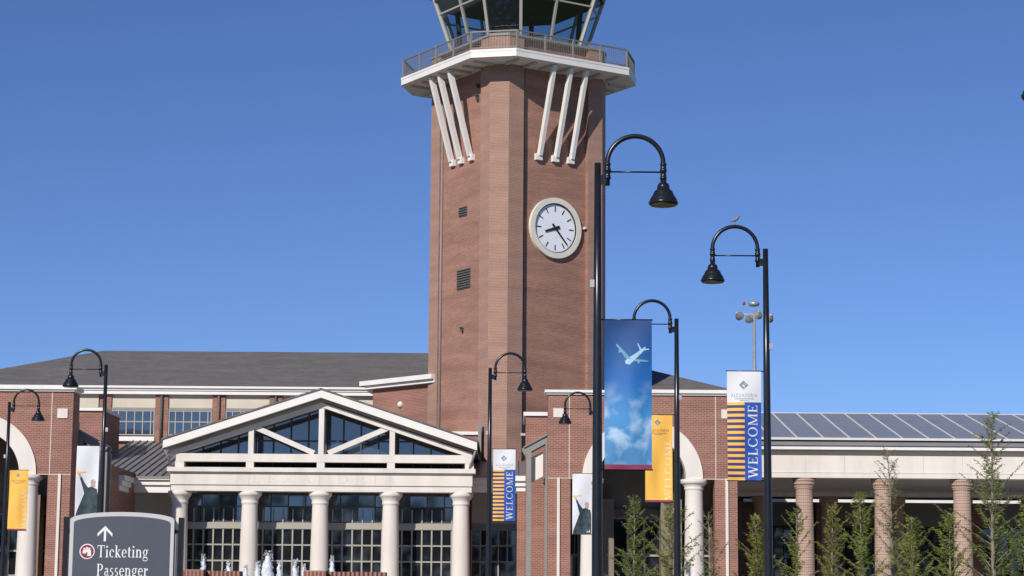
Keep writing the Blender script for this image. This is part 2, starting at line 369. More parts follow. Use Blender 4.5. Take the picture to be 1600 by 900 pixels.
# louvres and fittings on the sunny face
for x0, x1, y0, y1 in ((718, 730, 325, 340), (715, 735, 423, 454)):
    A = T(x0, (y0+y1)/2, 'x'); B = T(x1, (y0+y1)/2, 'x'); h_ = (T(724, y0, 'x').z - T(724, y1, 'x').z)
    lv = MB(); ya, yb = sorted((A.y, B.y)); lv.box(A.x-.03, A.x, ya, yb, A.z-h_/2, A.z+h_/2); lo = lv.build('louvre', 'louvre', tower)
    nb = max(4, int(h_/.1)); bl = MB()
    for t in range(nb): z = A.z-h_/2+h_*(t+.5)/nb; bl.beam((A.x-.05, ya, z), (A.x-.05, yb, z), .05, .02, (.5, 0, 1))
    bl.build('louvre_blades', 'louvre', lo)['kind'] = 'stuff'
for px, py, s_ in ((724, 515, .09), (748, 153, .12), (749, 135, .08)):
    A = T(px, py, 'x'); f = MB(); f.box(A.x-.14, A.x, A.y-s_/2, A.y+s_/2, A.z-s_, A.z+s_); f.box(A.x-.2, A.x-.1, A.y-s_*.8, A.y+s_*.8, A.z+s_*.6, A.z+s_*1.1); f.build('wall_light', 'dark_edge', tower)
A = T(911, 357, 'y'); f = MB(); f.box(A.x-.04, A.x+.04, A.y-.2, A.y, A.z-.05, A.z+.05); f.build('wall_light', 'white_paint', tower)
A = T(689, 400, 'x', .05); zt = T(689, 150, 'x').z; MB().tube([(A.x-.02, A.y, 3), (A.x-.02, A.y, z_fb-.1)], .085, 8).build('downspout', 'grey_steel', tower)
zb = T(821, 678, 'y').z; d = MB(); d.box(-a+wp+.002, -a+wp+.15, -a+pj-.13, -a+pj, zb, z_fb-.05); d.build('downspout', 'downspout', tower)
MB().box(-a+wp-.04, -a+wp+.2, -a+pj-.25, -a+pj, zb-.1, zb).build('downspout_shoe', 'white_paint', tower)
# glass cab
cz0 = z_par - .05; cz1 = cz0 + 3.3; ha, hb_, ca, cb = 2.52, 3.45, .98, 1.30
def octp(t): h = ha+(hb_-ha)*t; ct = ca+(cb-ca)*t; return [Vector((x, y, cz0+(cz1-cz0)*t)) for x, y in oct_(h, ct)]
lo8, hi8 = octp(0), octp(1); t_tr = .62
cab = MB().prism(oct_(ha+.08, ca), z_ft-.1, cz0).build('cab', 'grey_steel', tower)
mid8 = octp(t_tr)
def mull(A, B, w_): m_ = MB(); m_.beam(A, B, w_, w_*1.3, up=(A.x, A.y, 0)); return m_.build('mullion', 'mullion_paint', cab)
for k in range(8):
    j = (k+1) % 8; long_ = (lo8[j]-lo8[k]).length > 2.2
    mull(lo8[k], hi8[k], .13)
    if long_: mull((lo8[k]+lo8[j])/2, (hi8[k]+hi8[j])/2, .10)
    MB().beam(mid8[k], mid8[j], .07, .07).build('transom', 'mullion_paint', cab); MB().beam(lo8[k], lo8[j], .12, .10).build('sill', 'mullion_paint', cab)
    for a8, b8 in ((lo8, mid8), (mid8, hi8)):
        for h in ((0, .5), (.5, 1)) if long_ else ((0, 1),):
            A, B, C_, D = a8[k].lerp(a8[j], h[0]), a8[k].lerp(a8[j], h[1]), b8[k].lerp(b8[j], h[1]), b8[k].lerp(b8[j], h[0])
            MB().poly([A, B, C_, D]).build('pane', 'cab_glass', cab)
MB().prism(oct_(hb_-.12, cb), cz0+2.6, cz0+2.75).build('ceiling', 'interior_dark', cab)
MB().prism(oct_(hb_+.5, cb+.2), cz1, cz1+.5).build('roof', 'white_paint', cab)
sh_ = MB(); rs_ = random.Random(3); A, B, C_, D = lo8[0], lo8[1], mid8[1], mid8[0]; nx_, nz_ = 14, 18
inn = Vector((.06, .06, 0)); i0 = sh_.pts([A.lerp(B, .05+.9*u/nx_).lerp(D.lerp(C_, .05+.9*u/nx_), .05+.95*v/nz_) + inn*(1+rs_.gauss(0, .5)) for v in range(nz_+1) for u in range(nx_+1)])
for v in range(nz_):
    for u in range(nx_): q = i0+v*(nx_+1)+u; sh_.face([q, q+1, q+nx_+2, q+nx_+1], 0, True)
sh_.build('glint_sheet', 'glint_film', cab)  # crinkled reflector added behind the front pane to catch bright glints
for x, y in ((1.9, -1.9), (1.9, 1.9), (-1.9, 1.9)): MB().tube([(x, y, cz0), (x*1.1, y*1.1, cz0+3.0)], .12, 8).build('cab_post', 'interior_dark', cab)

# brick connecting block between hall and tower
LC = Mt @ Vector((-a, a-1.0, 0)); far = P(583, 598, 97.4)
zt_ = P(676, 585, LC.y).z; zl_ = P(676, 598, LC.y).z
blk = thing('stair_block', 'low brick block with white cornice tucked between hall and tower', 'building', (0, 0, 0))
d_ = (Vector((LC.x, LC.y)) - Vector((far.x, far.y))).normalized(); n_ = Vector((d_.y, -d_.x)); n2 = Vector((-n_.x, -n_.y))
A2, B2 = Vector((far.x, far.y)), Vector((LC.x+.3, LC.y)) 
def strip(off0, off1, e0=0, e1=0): return [tuple(A2 - d_*e0 + n_*off0), tuple(B2 + d_*e1 + n_*off0), tuple(B2 + d_*e1 + n2*off1), tuple(A2 - d_*e0 + n2*off1)]
MB().prism(strip(0, 3), 0, zl_).build('wall', 'red_brick', blk)
MB().prism(strip(.30, 3.1, .3), zl_+.002, zl_+.16).build('cornice', 'white_paint', blk)
MB().prism(strip(.46, 3.2, .45), zl_+.162, zt_).build('cornice', 'white_paint', blk)
g = P(626, 633, 96.2); MB().lathe([(.01, -.15), (.11, -.1), (.15, 0), (.11, .1), (.01, .15)], (g.x, g.y-.25, g.z), 14).build('globe_light', 'clock_stone', blk)
# ================================================================== ENTRANCE PORTICO
PY = 84.0
def qx(px, py=760): return P(px, py, PY).x
def qz(py, px=500): return P(px, py, PY).z
port = thing('entrance_portico', 'white columned entrance portico with open truss gable and tall windows', 'portico', (0, PY, 0))
xl, xr = qx(266), qx(738); zc0 = qz(768)
cols_x = [qx(279), qx(389), qx(499.5), qx(610), qx(720.5)]
prof = [(.40, .12), (.40, .3), (.375, .38), (.37, .5), (.365, 2.2), (.345, 3.6), (.315, zc0-.55), (.315, zc0-.5), (.345, zc0-.47), (.345, zc0-.42), (.33, zc0-.40), (.35, zc0-.30), (.44, zc0-.17), (.47, zc0-.15), (.47, zc0-.002)]
cm = MB().lathe(prof, n=28).mesh('column', 'precast')
for x in cols_x: share('column', cm, port, (x, .42, 0))
en = MB(); en.box(xl+.03, xr-.03, .0, .85, zc0, qz(758.5)); en.build('architrave', 'precast', port)
MB().box(xl, xr, -.06, .9, qz(758.5)+.003, qz(738.5)).build('frieze', 'precast', port)
MB().box(xl-.12, xr+.12, -.22, 1.0, qz(738.5)+.003, qz(731.5)).build('cornice', 'precast', port)
for p in (389, 499.5, 610): MB().box(qx(p)-.008, qx(p)+.008, -.064, -.0605, qz(758.5)+.01, qz(738.5)-.004).build('panel_joint', 'soffit', port)
# side returns of the entablature running back to the building
for s, xe in ((-1, xl+.42), (1, xr-.42)): MB().box(xe-.40, xe+.40, .92, 13, zc0+.002, qz(738.5)-.01).build('side_beam', 'precast', port)
# open truss, set back
ty0, ty1 = .05, .36
MB().box(qx(273), qx(739), ty0, ty1, qz(722), qz(709.5)).build('bottom_chord', 'precast', port)
for p0, p1 in ((272, 286), (383, 395), (494, 506), (604, 616), (726, 740)): MB().box(qx(p0), qx(p1), ty0+.01, ty1-.01, qz(731.5)+.002, qz(722)-.002).build('stub_post', 'precast', port)
ax, az = qx(500), qz(610.5)
sl = (qz(692.5, 745) - az) / (qx(745) - ax)
def rake_z(x, drop): return az + sl*abs(x-ax) - drop
for s, nm in ((-1, 'top_chord'), (1, 'top_chord')):
    xe = ax + s*(qx(737)-ax); m = MB(); m.slab([(ax, rake_z(ax, .47)), (xe, rake_z(xe, .47)), (xe, rake_z(xe, .66)), (ax, rake_z(ax, .66))][::s], ty0-.01, ty1+.01); m.build('top_chord', 'precast', port)
for p in (390, 500, 611.5):
    x = qx(p); MB().box(x-.105, x+.105, ty0+.02, ty1-.02, qz(709.5)+.002, rake_z(x, .6)).build('truss_post', 'precast', port)
for s in (-1, 1):
    m = MB(); m.beam((ax+s*(qx(604)-ax), (ty0+ty1)/2, rake_z(qx(604), .60)), (ax+s*.28, (ty0+ty1)/2, qz(709.5)+.05), .2, .20, (0, 1, 0)); m.build('truss_diagonal', 'precast', port)
# raking fascia and roof
xo = qx(745)
for s in (-1, 1):
    xe = ax+s*(xo-ax); m = MB(); m.slab([(ax, az), (xe, rake_z(xe, 0)), (xe, rake_z(xe, .31)), (ax, rake_z(ax, .31))][::s], -.42, -.30); m.build('rake_fascia', 'white_paint', port)
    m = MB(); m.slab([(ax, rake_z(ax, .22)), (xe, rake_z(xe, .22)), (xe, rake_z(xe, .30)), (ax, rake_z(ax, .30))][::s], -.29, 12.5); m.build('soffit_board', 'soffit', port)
    m = MB(); m.slab([(ax, az+.07), (xe+s*.06, rake_z(xe, -.07)), (xe+s*.06, rake_z(xe, -.002)), (ax, az+.002)][::s], -.46, 12.5); m.build('roof_slope', 'shingle', port)
    MB().tube([(xe-s*.05, -.3, rake_z(xe, .3)), (xe-s*.3, .1, qz(731))], .05, 8).build('downspout', 'grey_steel', port)
# glazed wall behind
GY = 1.75
gx0, gx1 = cols_x[0]-.1, cols_x[-1]+.1; ztr0, ztr1 = P(500, 827, PY+GY).z, P(500, 817, PY+GY).z
for b_ in range(4):
    xa, xb = cols_x[b_], cols_x[b_+1]; xa += .002; xb -= .002
    wn = MB().box(xa, xb, GY+.02, GY+.04, .12, qz(709)).build('window_bay', 'interior_dark', port)
    n7 = lin(xa, xb, 7); row = (P(500, 874, PY+GY).z - P(500, 849, PY+GY).z)
    zs_ = [ztr0]
    while zs_[-1] + row > .3: zs_.append(zs_[-1]+row)
    zs_.append(.15); pane_grid(wn, xa, xb, .12, ztr0, GY, n7, zs_[::-1], .06, 'mullion_paint', 'window_glass', .12, .004)
    MB().box(xa, xb, GY-.16, GY, ztr0+.002, ztr1).build('transom', 'mullion_paint', wn)
    zu = [ztr1+.02, P(500, 792, PY+GY).z, qz(768)+.3, qz(731)]
    x35 = lin(xa, xb, 4); m = MB()
    for x in n7[1:-1]: MB().box(x-.025, x+.025, GY-.13, GY-.075, ztr1+.003, ztr1+.55).build('mullion_stub', 'mullion_paint', wn)
    pane_grid(wn, xa, xb, ztr1, qz(731), GY, x35, zu, .05, 'dark_edge', 'clerestory_glass', .07, .006)
gw = MB(); gl = [(xl+.3, qz(731)), (xr-.3, qz(731)), (xr-.3, rake_z(xr-.3, .5)), (ax, rake_z(ax, .5)), (xl+.3, rake_z(xl+.3, .5))]
gw.slab(gl, GY+.05, GY+.07); gab = gw.build('gable_window', 'clerestory_glass', port); m = MB()
for t in lin(xl+.3, xr-.3, 16)[1:-1]: m.box(t-.03, t+.03, GY-.03, GY+.045, qz(731), rake_z(t, .5))
for zz in (qz(712), qz(684)):
    hw = (az-.5-zz)/(-sl); m.box(max(xl+.3, ax-hw), min(xr-.3, ax+hw), GY-.02, GY+.04, zz-.03, zz+.03)
m.build('mullion', 'dark_edge', gab)
MB().box(xl+.1, xr-.1, 1.0, GY+.1, qz(731.5)+.3, qz(731.5)+.34).build('ledge', 'soffit', port)
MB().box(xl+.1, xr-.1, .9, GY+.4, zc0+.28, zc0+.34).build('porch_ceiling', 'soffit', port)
# ================================================================== LINK BUILDINGS
LY = 86.3
def link(label, p0, p1, py_e0, py_e1, px_ref):
    t = thing('link_building', label, 'building', (0, LY, 0), group='glazed links either side of the portico')
    def z(py, dy=0): return P(px_ref, py, LY+dy).z
    x0, x1 = P(p0, 760, LY).x, P(p1, 760, LY).x
    zf0, zf1 = z(770), z(746); zt2 = P(px_ref, 689, 97.4).z
    f = MB(); f.box(x0, x1, -.30, 0, zf0, zf0+.30); f.box(x0, x1, -.42, 0, zf0+.302, zf1-.12); f.box(x0, x1, -.55, 0, zf1-.118, zf1); f.build('fascia', 'white_paint', t)
    xm0, xm1 = (x0-1.5 if p0 < 400 else x0), (x1 if p0 < 400 else x1)
    r_ = MB(); i = r_.pts([(xm0, -.6, zf1+.01), (xm1, -.6, zf1+.01), (xm1, 11.3, zt2), (xm0, 11.3, zt2), (xm0, -.6, zf1-.05), (xm1, -.6, zf1-.05), (xm1, 11.3, zt2-.06), (xm0, 11.3, zt2-.06)])
    for q in ((0, 1, 2, 3), (7, 6, 5, 4), (0, 4, 5, 1), (1, 5, 6, 2), (2, 6, 7, 3), (3, 7, 4, 0)): r_.face([i+k for k in q])
    rf = r_.build('roof', 'seam_metal', t)
    n = int((xm1-xm0)/.32)
    for k in range(n+1):
        x = xm0+.02+(xm1-xm0-.04)*k/n; MB().beam((x, -.6, zf1+.035), (x, 11.25, zt2+.03), .035, .06).build('seam', 'seam_metal', rf)
    RC = 2.0; z = lambda py: P(px_ref, py, LY+RC).z
    MB().box(x0, x1, RC+.02, RC+.2, z(819), zf0+.4).build('wall', 'stucco', t)
    MB().box(x0, x1, .002, RC+.2, zf0+.42, zf0+.5).build('soffit', 'soffit', t)
    MB().box(x0, x1, RC-.05, RC+.18, z(828), z(819)-.002).build('transom', 'grey_steel', t)
    wn = MB().box(x0, x1, RC+.16, RC+.18, .12, z(828)).build('window_bay', 'interior_dark', t)
    zz = [z(828)]; row = z(849)-z(874)
    while zz[-1]-row > .25: zz.append(zz[-1]-row)
    zz.append(.14)
    pane_grid(wn, x0, x1, .12, z(828), RC+.12, lin(x0, x1, max(4, int((x1-x0)/.37))), zz[::-1], .06, 'mullion_paint', 'window_glass', .12)
    return t
link('glazed link with standing seam metal roof behind the grey direction sign', 186, 268, 745, 770, 225)
link('short glazed link with white fascia between portico and welcome banner', 736, 822, 747, 770, 780)
b = thing('parapet_block', 'low brick parapet with white coping behind portico roof at tower foot', 'wall', (0, 92, 0))
x0, x1 = P(690, 690, 92).x, P(750, 690, 92).x; zz = P(720, 684, 92).z
for k in range(1): MB().box(x0, x1, -1.6, 1, 0, zz).build('wall', 'tower_brick', b); MB().box(x0-.08, x1+.08, -1.7, 1.05, zz+.002, zz+.14).build('coping', 'white_paint', b)
MB().box(x1-.06, x1+.08, -1.85, -1.705, zz-2, zz+.5).build('downspout', 'grey_steel', b)
# ================================================================== ARCHED PAVILIONS
VY = 78.0
def pavilion(cx_px, py_c0, py_c1, py_s, ref, label, sgn):
    t = thing('arched_pavilion', label, 'building', (P(cx_px, 748, VY).x, VY, 0), group='arched brick pavilions flanking the entrance')
    z = lambda py: P(ref, py, VY).z
    m_px = VY/F_PX*1.012
    ro, ri = 93*m_px, 67*m_px; hw = 146*m_px; pin = 111*m_px; zs = z(py_s); zt = z(py_c1); D = 7.0
    rm = ro-.05; n = 40
    arc = [(rm*math.cos(math.pi*k/n), zs+rm*math.sin(math.pi*k/n)) for k in range(n+1)]
    pl = [(-hw, .12), (-pin, .12), (-pin, zs)] + [(x, zz) for x, zz in reversed(arc)] + [(pin, zs), (pin, .12), (hw, .12), (hw, zt), (-hw, zt)]
    MB().slab(pl, 0, .6).build('wall', 'red_brick', t)
    D = 1.15
    for s in (-1, 1): MB().box(*(sorted((s*hw, s*(hw-.5)))), .602, D, .12, zt-.002).build('side_wall', 'red_brick', t)
    MB().box(-hw+.502, hw-.502, D-.3, D, zs+ro+.06, zt-.004).build('rear_wall', 'red_brick', t)
    ring = MB()
    for k in range(n):
        a0, a1 = math.pi*k/n, math.pi*(k+1)/n
        ring.slab([(ri*math.cos(a0), zs+ri*math.sin(a0)), (ro*math.cos(a0), zs+ro*math.sin(a0)), (ro*math.cos(a1), zs+ro*math.sin(a1)), (ri*math.cos(a1), zs+ri*math.sin(a1))], -.07, .55)
    ring.build('arch', 'precast', t)
    cp = MB(); cp.box(-hw-.05, hw+.05, -.08, D+.05, zt, zt+.07); cp.box(-hw-.13, hw+.13, -.16, D+.1, zt+.072, z(py_c0)); cp.build('coping', 'white_paint', t)
    zc = zs-.003
    pr = [(.42, .12), (.42, .3), (.385, .38), (.38, 1.8), (.355, 3.2), (.325, zc-.42), (.325, zc-.4), (.36, zc-.37), (.36, zc-.32), (.34, zc-.3), (.44, zc-.17), (.49, zc-.15), (.49, zc)]
    for s in (-1, 1): MB().lathe(pr, (s*(ri+ro)/2, .28, 0), 28).build('column', 'precast', t)
    for s in (-1, 1):
        xj = s*(113*m_px); MB().box(xj-.012, xj+.012, -.006, .0, zs, zt-.01).build('control_joint', 'precast', t)
        xs = s*(129.5*m_px); MB().box(xs-.05, xs+.05, -.07, -.002, .12, zs+.02).build('pilaster_strip', 'precast', t)
        xq = s*(130*m_px); MB().box(xq-.19, xq+.19, -.04, -.001, z(653)+.0, z(638) if sgn < 0 else z(639)).build('plaque', 'precast', t)
    j2 = MB(); j2.box(-hw, -ro-.05, -.004, 0, zs-.01, zs+.01); j2.box(ro+.05, hw, -.004, 0, zs-.01, zs+.01); j2.build('bed_joint', 'precast', t)
    # porch interior
    for s in (-1, 1):
        MB().box(*sorted((s*(ri+.02), s*(ri+.3))), .605, 4.2, zs+.12, zs+ro+.05).build('vault_wall', 'interior_tan', t)
        MB().box(*sorted((s*(ri+.02), s*(pin+.2))), .605, 4.2, zs+.02, zs+.118).build('aisle_ceiling', 'interior_tan', t)
        MB().box(*sorted((s*(pin+.21), s*(pin+.4))), D+.01, 4.2, .12, zs+.1).build('porch_side', 'red_brick', t)
    MB().box(-ri-.3, ri+.3, .605, 4.2, zs+ro+.053, zs+ro+.15).build('porch_ceiling', 'interior_tan', t)
    MB().box(-pin-.2, pin+.2, 4.21, 4.4, zs-.95, zs+ro+.05).build('porch_wall', 'interior_tan', t)
    MB().box(-pin-.2, pin+.2, 4.0, 4.2, zs-1.25, zs-.952).build('porch_beam', 'downspout', t)
    wn = MB().box(-pin-.2, pin+.2, 4.36, 4.4, .12, zs-.955).build('window_bay', 'interior_dark', t)
    pane_grid(wn, -pin-.2, pin+.2, .12, zs-1.26, 4.3, lin(-pin-.2, pin+.2, 9), [.15, 1.1, 2.05, 3.0, zs-1.28], .08, 'mullion_paint', 'window_glass', .12)
    for s in (-1, 1): MB().box(s*1.3-.4, s*1.3+.4, 3.2, 3.99, .12, zs-.6).build('porch_pier', 'interior_tan', t)
    return t, m_px, hw, zt
SGN_L = pavilion(-38, 603, 611.5, 741, 50, 'brick pavilion with white arch beside the yellow banner and grey sign', -1)
SGN_R = pavilion(1004, 610.5, 617.5, 748, 1004, 'brick pavilion with white arch behind the blue airplane banner', 1)
# wings beside pavilions
WY = 79.0
wl = thing('brick_wing', 'narrow shaded brick wing with white coping behind the child banner and grey sign', 'building', (0, WY, 0), group='brick wings beside the pavilions')
x0, x1 = P(111, 650, WY).x, P(163, 650, WY).x; zt = P(138, 642, WY).z; 
x0, x1 = P(125, 750, 80).x, P(166, 750, 80).x; MB().box(x0, x1, 1, 7.2, .12, P(166, 724, 80).z).build('pier', 'red_brick', wl)
for k, e_ in enumerate((.05, .14, .24)): MB().box(x1+.002, x1+e_, 3.5, 5.5, P(175, 768, 83.5).z+k*.2, P(175, 768, 83.5).z+k*.2+.198).build('bracket_course', 'white_paint', wl)
bxx0, bxx1 = P(100, 650, 90).x, P(160, 650, 90).x
MB().box(bxx0, bxx1, 11, 15, .12, P(138, 642, 90).z).build('wall', 'red_brick', wl); MB().box(bxx0-.1, bxx1+.1, 10.9, 15.1, P(138, 642, 90).z+.002, P(138, 637, 90).z).build('coping', 'white_paint', wl)
wr = thing('brick_wing', 'narrow brick wing with white coping between tower foot and arched pavilion', 'building', (0, 82, 0), group='brick wings beside the pavilions')
x0, x1 = P(822, 650, 82).x, P(862, 650, 82).x; zt = P(840, 650, 82).z
MB().box(x0, x1, 0, 4, .12, zt).build('wall', 'red_brick', wr); MB().box(x0-.1, x1, -.1, 4.05, zt+.002, P(840, 644, 82).z).build('coping', 'white_paint', wr)
xp0, xp1 = P(808, 800, 83.5).x, P(821.5, 800, 83.5).x
MB().box(xp0, xp1, 1.5, 4, .12, P(815, 768, 83.5).z).build('pier', 'red_brick', wr)
cb_ = MB(); zc_ = P(815, 768, 83.5).z
for k, e_ in enumerate((.04, .14, .26)): cb_.box(xp0-e_, xp1+.02, 1.5-e_, 4, zc_+.002+k*.2, zc_+(k+1)*.2)
cb_.build('pier_cap', 'white_paint', wr)
def leanto(label, pxs, hi, lo, Y, post_px):
    t = thing('walkway_canopy', label, 'canopy', (0, Y, 0), group='lean-to walkway canopies')
    A, B = P(*hi, Y), P(*lo, Y)
    for dy in (0, .8):
        MB().beam((A.x, dy, A.z), (B.x, dy, B.z), .16, .26).build('rafter', 'grey_steel', t)
        for px in post_px:
            x = P(px, 800, Y).x; u = (x-A.x)/(B.x-A.x); MB().box(x-.085, x+.085, dy-.085, dy+.085, .12, A.z+(B.z-A.z)*u-.11).build('post', 'grey_steel', t)
    MB().beam((A.x, .4, A.z+.16), (B.x, .4, B.z+.16), 1.1, .05, ).build('roof', 'seam_metal', t)
    e0 = A.lerp(B, .25); e1 = A.lerp(B, .8)
    m = MB(); m.slab([(e0.x, e0.z-.35), (e1.x, e1.z-.35), (e1.x, e1.z-1.3), (e0.x, e0.z-1.3)][::(1 if e1.x < e0.x else -1)], .25, .40); m.build('hanging_panel', 'white_paint', t)
    return t
leanto('grey steel lean-to canopy frame beside stripe banner at pavilion corner', None, (859, 684), (818, 706), 79.4, (826, 855))
leanto('grey steel lean-to canopy frame behind the child banner and grey sign', None, (110, 672), (166, 703), 79.6, (122, 161))
# ================================================================== SOLAR CANOPY
SY = 84.0
can = thing('solar_canopy', 'long covered walkway with brick columns and solar panels on its roof', 'canopy', (0, SY, 0))
sz = lambda py, dy=0: P(1350, py, SY+dy).z
sx = lambda px, py=720: P(px, py, SY).x
cx0, cx1 = sx(1120), sx(1950); CD = 15.4
for nm, y_0, za, zb_, mt in (('beam', 0, 747, 739.5, 'precast'), ('frieze', .06, 739, 712, 'precast'), ('moulding', -.25, 703.5, 698, 'white_paint'), ('gutter', -.32, 697.5, 690.5, 'seam_metal')):
    MB().box(cx0, cx1, y_0, .9, sz(za)+.003, sz(zb_)).build(nm, mt, can)
    MB().box(cx0, cx1, CD-.9, CD-y_0, sz(za)+.003, sz(zb_)).build(nm, mt, can)
for k in range(-1, 9): MB().box(sx(1258.5+61.5*k)-.009, sx(1258.5+61.5*k)+.009, .056, .0595, sz(739)+.01, sz(712)-.004).build('panel_joint', 'soffit', can)
MB().box(cx0, cx1, .12, .88, sz(712)+.003, sz(704)).build('shadow_gap', 'stucco', can)
MB().box(cx0, cx1, .905, CD-.905, sz(747)+.25, sz(747)+.35).build('ceiling', 'soffit', can)
ze, zrg = sz(689), P(1350, 648.5, SY+CD/2).z
rs = MB(); i = rs.pts([(cx0, -.4, ze), (cx1, -.4, ze), (cx1, CD/2, zrg-.02), (cx0, CD/2, zrg-.02), (cx1, CD+.4, ze), (cx0, CD+.4, ze)])
for q in ((0, 1, 2, 3), (3, 2, 4, 5), (0, 5, 4, 1), (1, 4, 2), (0, 3, 5)): rs.face([i+k for k in q])
rs.build('roof', 'aluminium', can)
pw = (P(1382, 686, SY).x - P(1341, 686, SY).x); sa = math.atan2(zrg-ze, CD/2+.4); slen = math.hypot(zrg-ze, CD/2+.4)
pm = MB(); pm.box(-pw/2+.02, pw/2-.02, .06, slen-.06, .02, .07)
pmesh = pm.mesh('solar_panel', 'solar_cell'); k = 0
frame_m = MB(); frame_m.box(-pw/2, -pw/2+.06, .02, slen-.02, .01, .085); frame_m.box(-pw/2, pw/2, -.03, .055, .005, .09); frame_m.box(-pw/2, pw/2, slen-.055, slen+.02, .005, .09)
fmesh = frame_m.mesh('panel_frame', 'white_paint')
x = cx0 + pw/2
while x < cx1 - pw/2:
    p = share('solar_panel', pmesh, can, (x, -.4, ze), (sa, 0, 0)); share('panel_frame', fmesh, p, (0, 0, 0)); x += pw
cz_ = sz(747)
pr = [(.42, .12), (.42, .5), (.40, .52), (.375, 3.0), (.335, cz_-.45), (.335, cz_-.44), (.37, cz_-.43), (.37, cz_-.36), (.40, cz_-.35), (.40, cz_-.26), (.44, cz_-.25), (.44, cz_-.12), (.47, cz_-.11), (.47, cz_)]
cmesh = MB().lathe(pr, n=28, sm=False).mesh('column', 'column_brick')
dx = sx(1382)-sx(1258.5)
for k in range(-1, 6):
    for yy in (.45, CD-.45): share('column', cmesh, can, (sx(1258.5)+dx*k, yy, 0))
# concourse behind the canopy
CY = 106.0
con = thing('concourse', 'shaded glazed concourse with white eave lines behind the brick canopy columns', 'building', (0, CY, 0))
cz = lambda py, dy=0: P(1350, py, CY+dy).z
c0, c1 = hall_R+1.5, 52
MB().box(c0, c1, 0, .3, cz(771.5), cz(763)).build('eave_fascia', 'white_paint', con)
MB().box(c0, c1, .02, 13, cz(763)+.003, cz(763)+.2).build('roof', 'seam_metal', con)
MB().box(c0, c1, .4, .6, cz(784.5), cz(780)).build('beam', 'white_paint', con)
MB().box(c0, c1, .62, .8, cz(784.5), cz(763)-.01).build('gap_shade_board', 'interior_dark', con)  # near-black colour stands in for the shaded gap between fascia and beam
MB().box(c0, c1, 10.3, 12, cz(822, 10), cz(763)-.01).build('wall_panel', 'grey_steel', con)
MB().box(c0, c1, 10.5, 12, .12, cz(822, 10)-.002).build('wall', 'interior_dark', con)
for k in range(9):
    x = c0+1.2+k*4.1; MB().box(x-.4, x+.4, 9.2, 10.28, .12, cz(786, 10)).build('brick_pier', 'red_brick', con)
    wn = MB().box(x+.42, x+3.68, 10.4, 10.48, .12, cz(823, 10)).build('window', 'interior_dark', con)
    pane_grid(wn, x+.42, x+3.68, .12, cz(823, 10), 10.38, lin(x+.45, x+3.65, 4), lin(.15, cz(823, 10)-.03, 3), .06, 'dark_edge', 'window_glass', .1)
# ================================================================== STREET LAMPS
LH, LK = 9.5, .81            # lamp height before its size factor
def make_lamp():
    t = thing('street_lamp', '', 'street lamp')
    MB().tube([(0, 0, 0), (0, 0, .5), (0, 0, 2.5), (0, 0, LH-3), (0, 0, LH)], [.105, .10, .098, .078, .06], 16).build('pole', 'black_paint', t)
    b = MB(); b.lathe([(.22, 0), (.22, .12), (.17, .18), (.15, .55), (.115, .62)], n=20); b.build('base', 'black_paint', t)
    ar = MB(); r = .515; xa = .18
    pts = [(xa, 0, LH-.42), (xa, 0, LH)] + [(xa+r-r*math.cos(math.pi*k/18), 0, LH+r*math.sin(math.pi*k/18)) for k in range(1, 18)] + [(xa+2*r, 0, LH), (xa+2*r, 0, LH-.3)]
    ar.tube(pts, .045, 10); ar.build('arm', 'black_paint', t)
    for x in (xa, xa+2*r):
        cl = MB(); cl.lathe([(.055, -.30), (.066, -.29), (.066, -.26), (.055, -.25), (.055, -.16), (.066, -.15), (.066, -.11), (.055, -.10), (.055, -.04), (.062, -.03), (.062, 0)], (x, 0, LH), 14); cl.build('collar', 'black_paint', t)
    MB().tube([(xa, 0, LH-.16), (xa+2*r, 0, LH-.16)], .016, 8).build('tie_rod', 'black_paint', t)
    MB().box(.05, xa, -.04, .04, LH-.39, LH-.23).build('bracket', 'black_paint', t)
    zb = LH-.775; x = xa+2*r
    s = MB(); s.lathe([(.250, 0), (.262, .005), (.275, .025), (.275, .055), (.256, .068), (.25, .10), (.222, .15), (.198, .18), (.193, .198), (.172, .245), (.14, .28), (.118, .288), (.114, .35), (.098, .39), (.058, .42), (.052, .48)], (x, 0, zb), 28)
    sh = s.build('shade', 'black_paint', t)
    MB().lathe([(.243, -.012), (.246, -.001)], (x, 0, zb), 28).build('lens', 'lamp_lens', sh)
    MB().box(-.14, -.05, -.04, .04, LH-2.32, LH-2.18).build('outlet_box', 'galvanised', t)
    return t
proto = make_lamp(); first = [True]
def lamp(px, py_top, flip, label, Yv=None):
    Y = Yv
    if Y is None:
        Y = 40.0
        for _ in range(30): Y *= 1 + (P(px, py_top, Y).z - LH*LK) / -(P(px, py_top, Y).z - CAM_Z) * 1.0
    t = proto if first[0] else copy_tree(proto); first[0] = False
    x = P(px, py_top, Y).x; t.location = (x, Y, 0); t.rotation_euler = (0, 0, math.pi if flip else 0); t.scale = (LK, LK, LK)
    t['label'] = label; t['group'] = 'black bell street lamps'
    return Vector((x, Y, 0))
L_main = lamp(934, 255, False, 'black street lamp carrying the blue airplane banner')
L_2 = lamp(1196, 389, True, 'black street lamp with bird perched on its arch, stripe banner below')
L_3 = lamp(1057, 498, True, 'black street lamp carrying yellow banner next to the blue airplane banner')
L_4 = lamp(766, 575, False, 'black street lamp carrying stripe banner in front of the tower')
L_5 = lamp(166, 570, True, 'black street lamp carrying white child banner beside grey direction sign')
L_6 = lamp(15, 628, False, 'black street lamp carrying yellow banner beside white arch and column')
L_7 = lamp(929, 633, True, 'black street lamp with white child banner next to the airplane banner lamp')
L_8 = lamp(1753, 52, True, 'black street lamp without a banner, alone against open sky', 24.1)

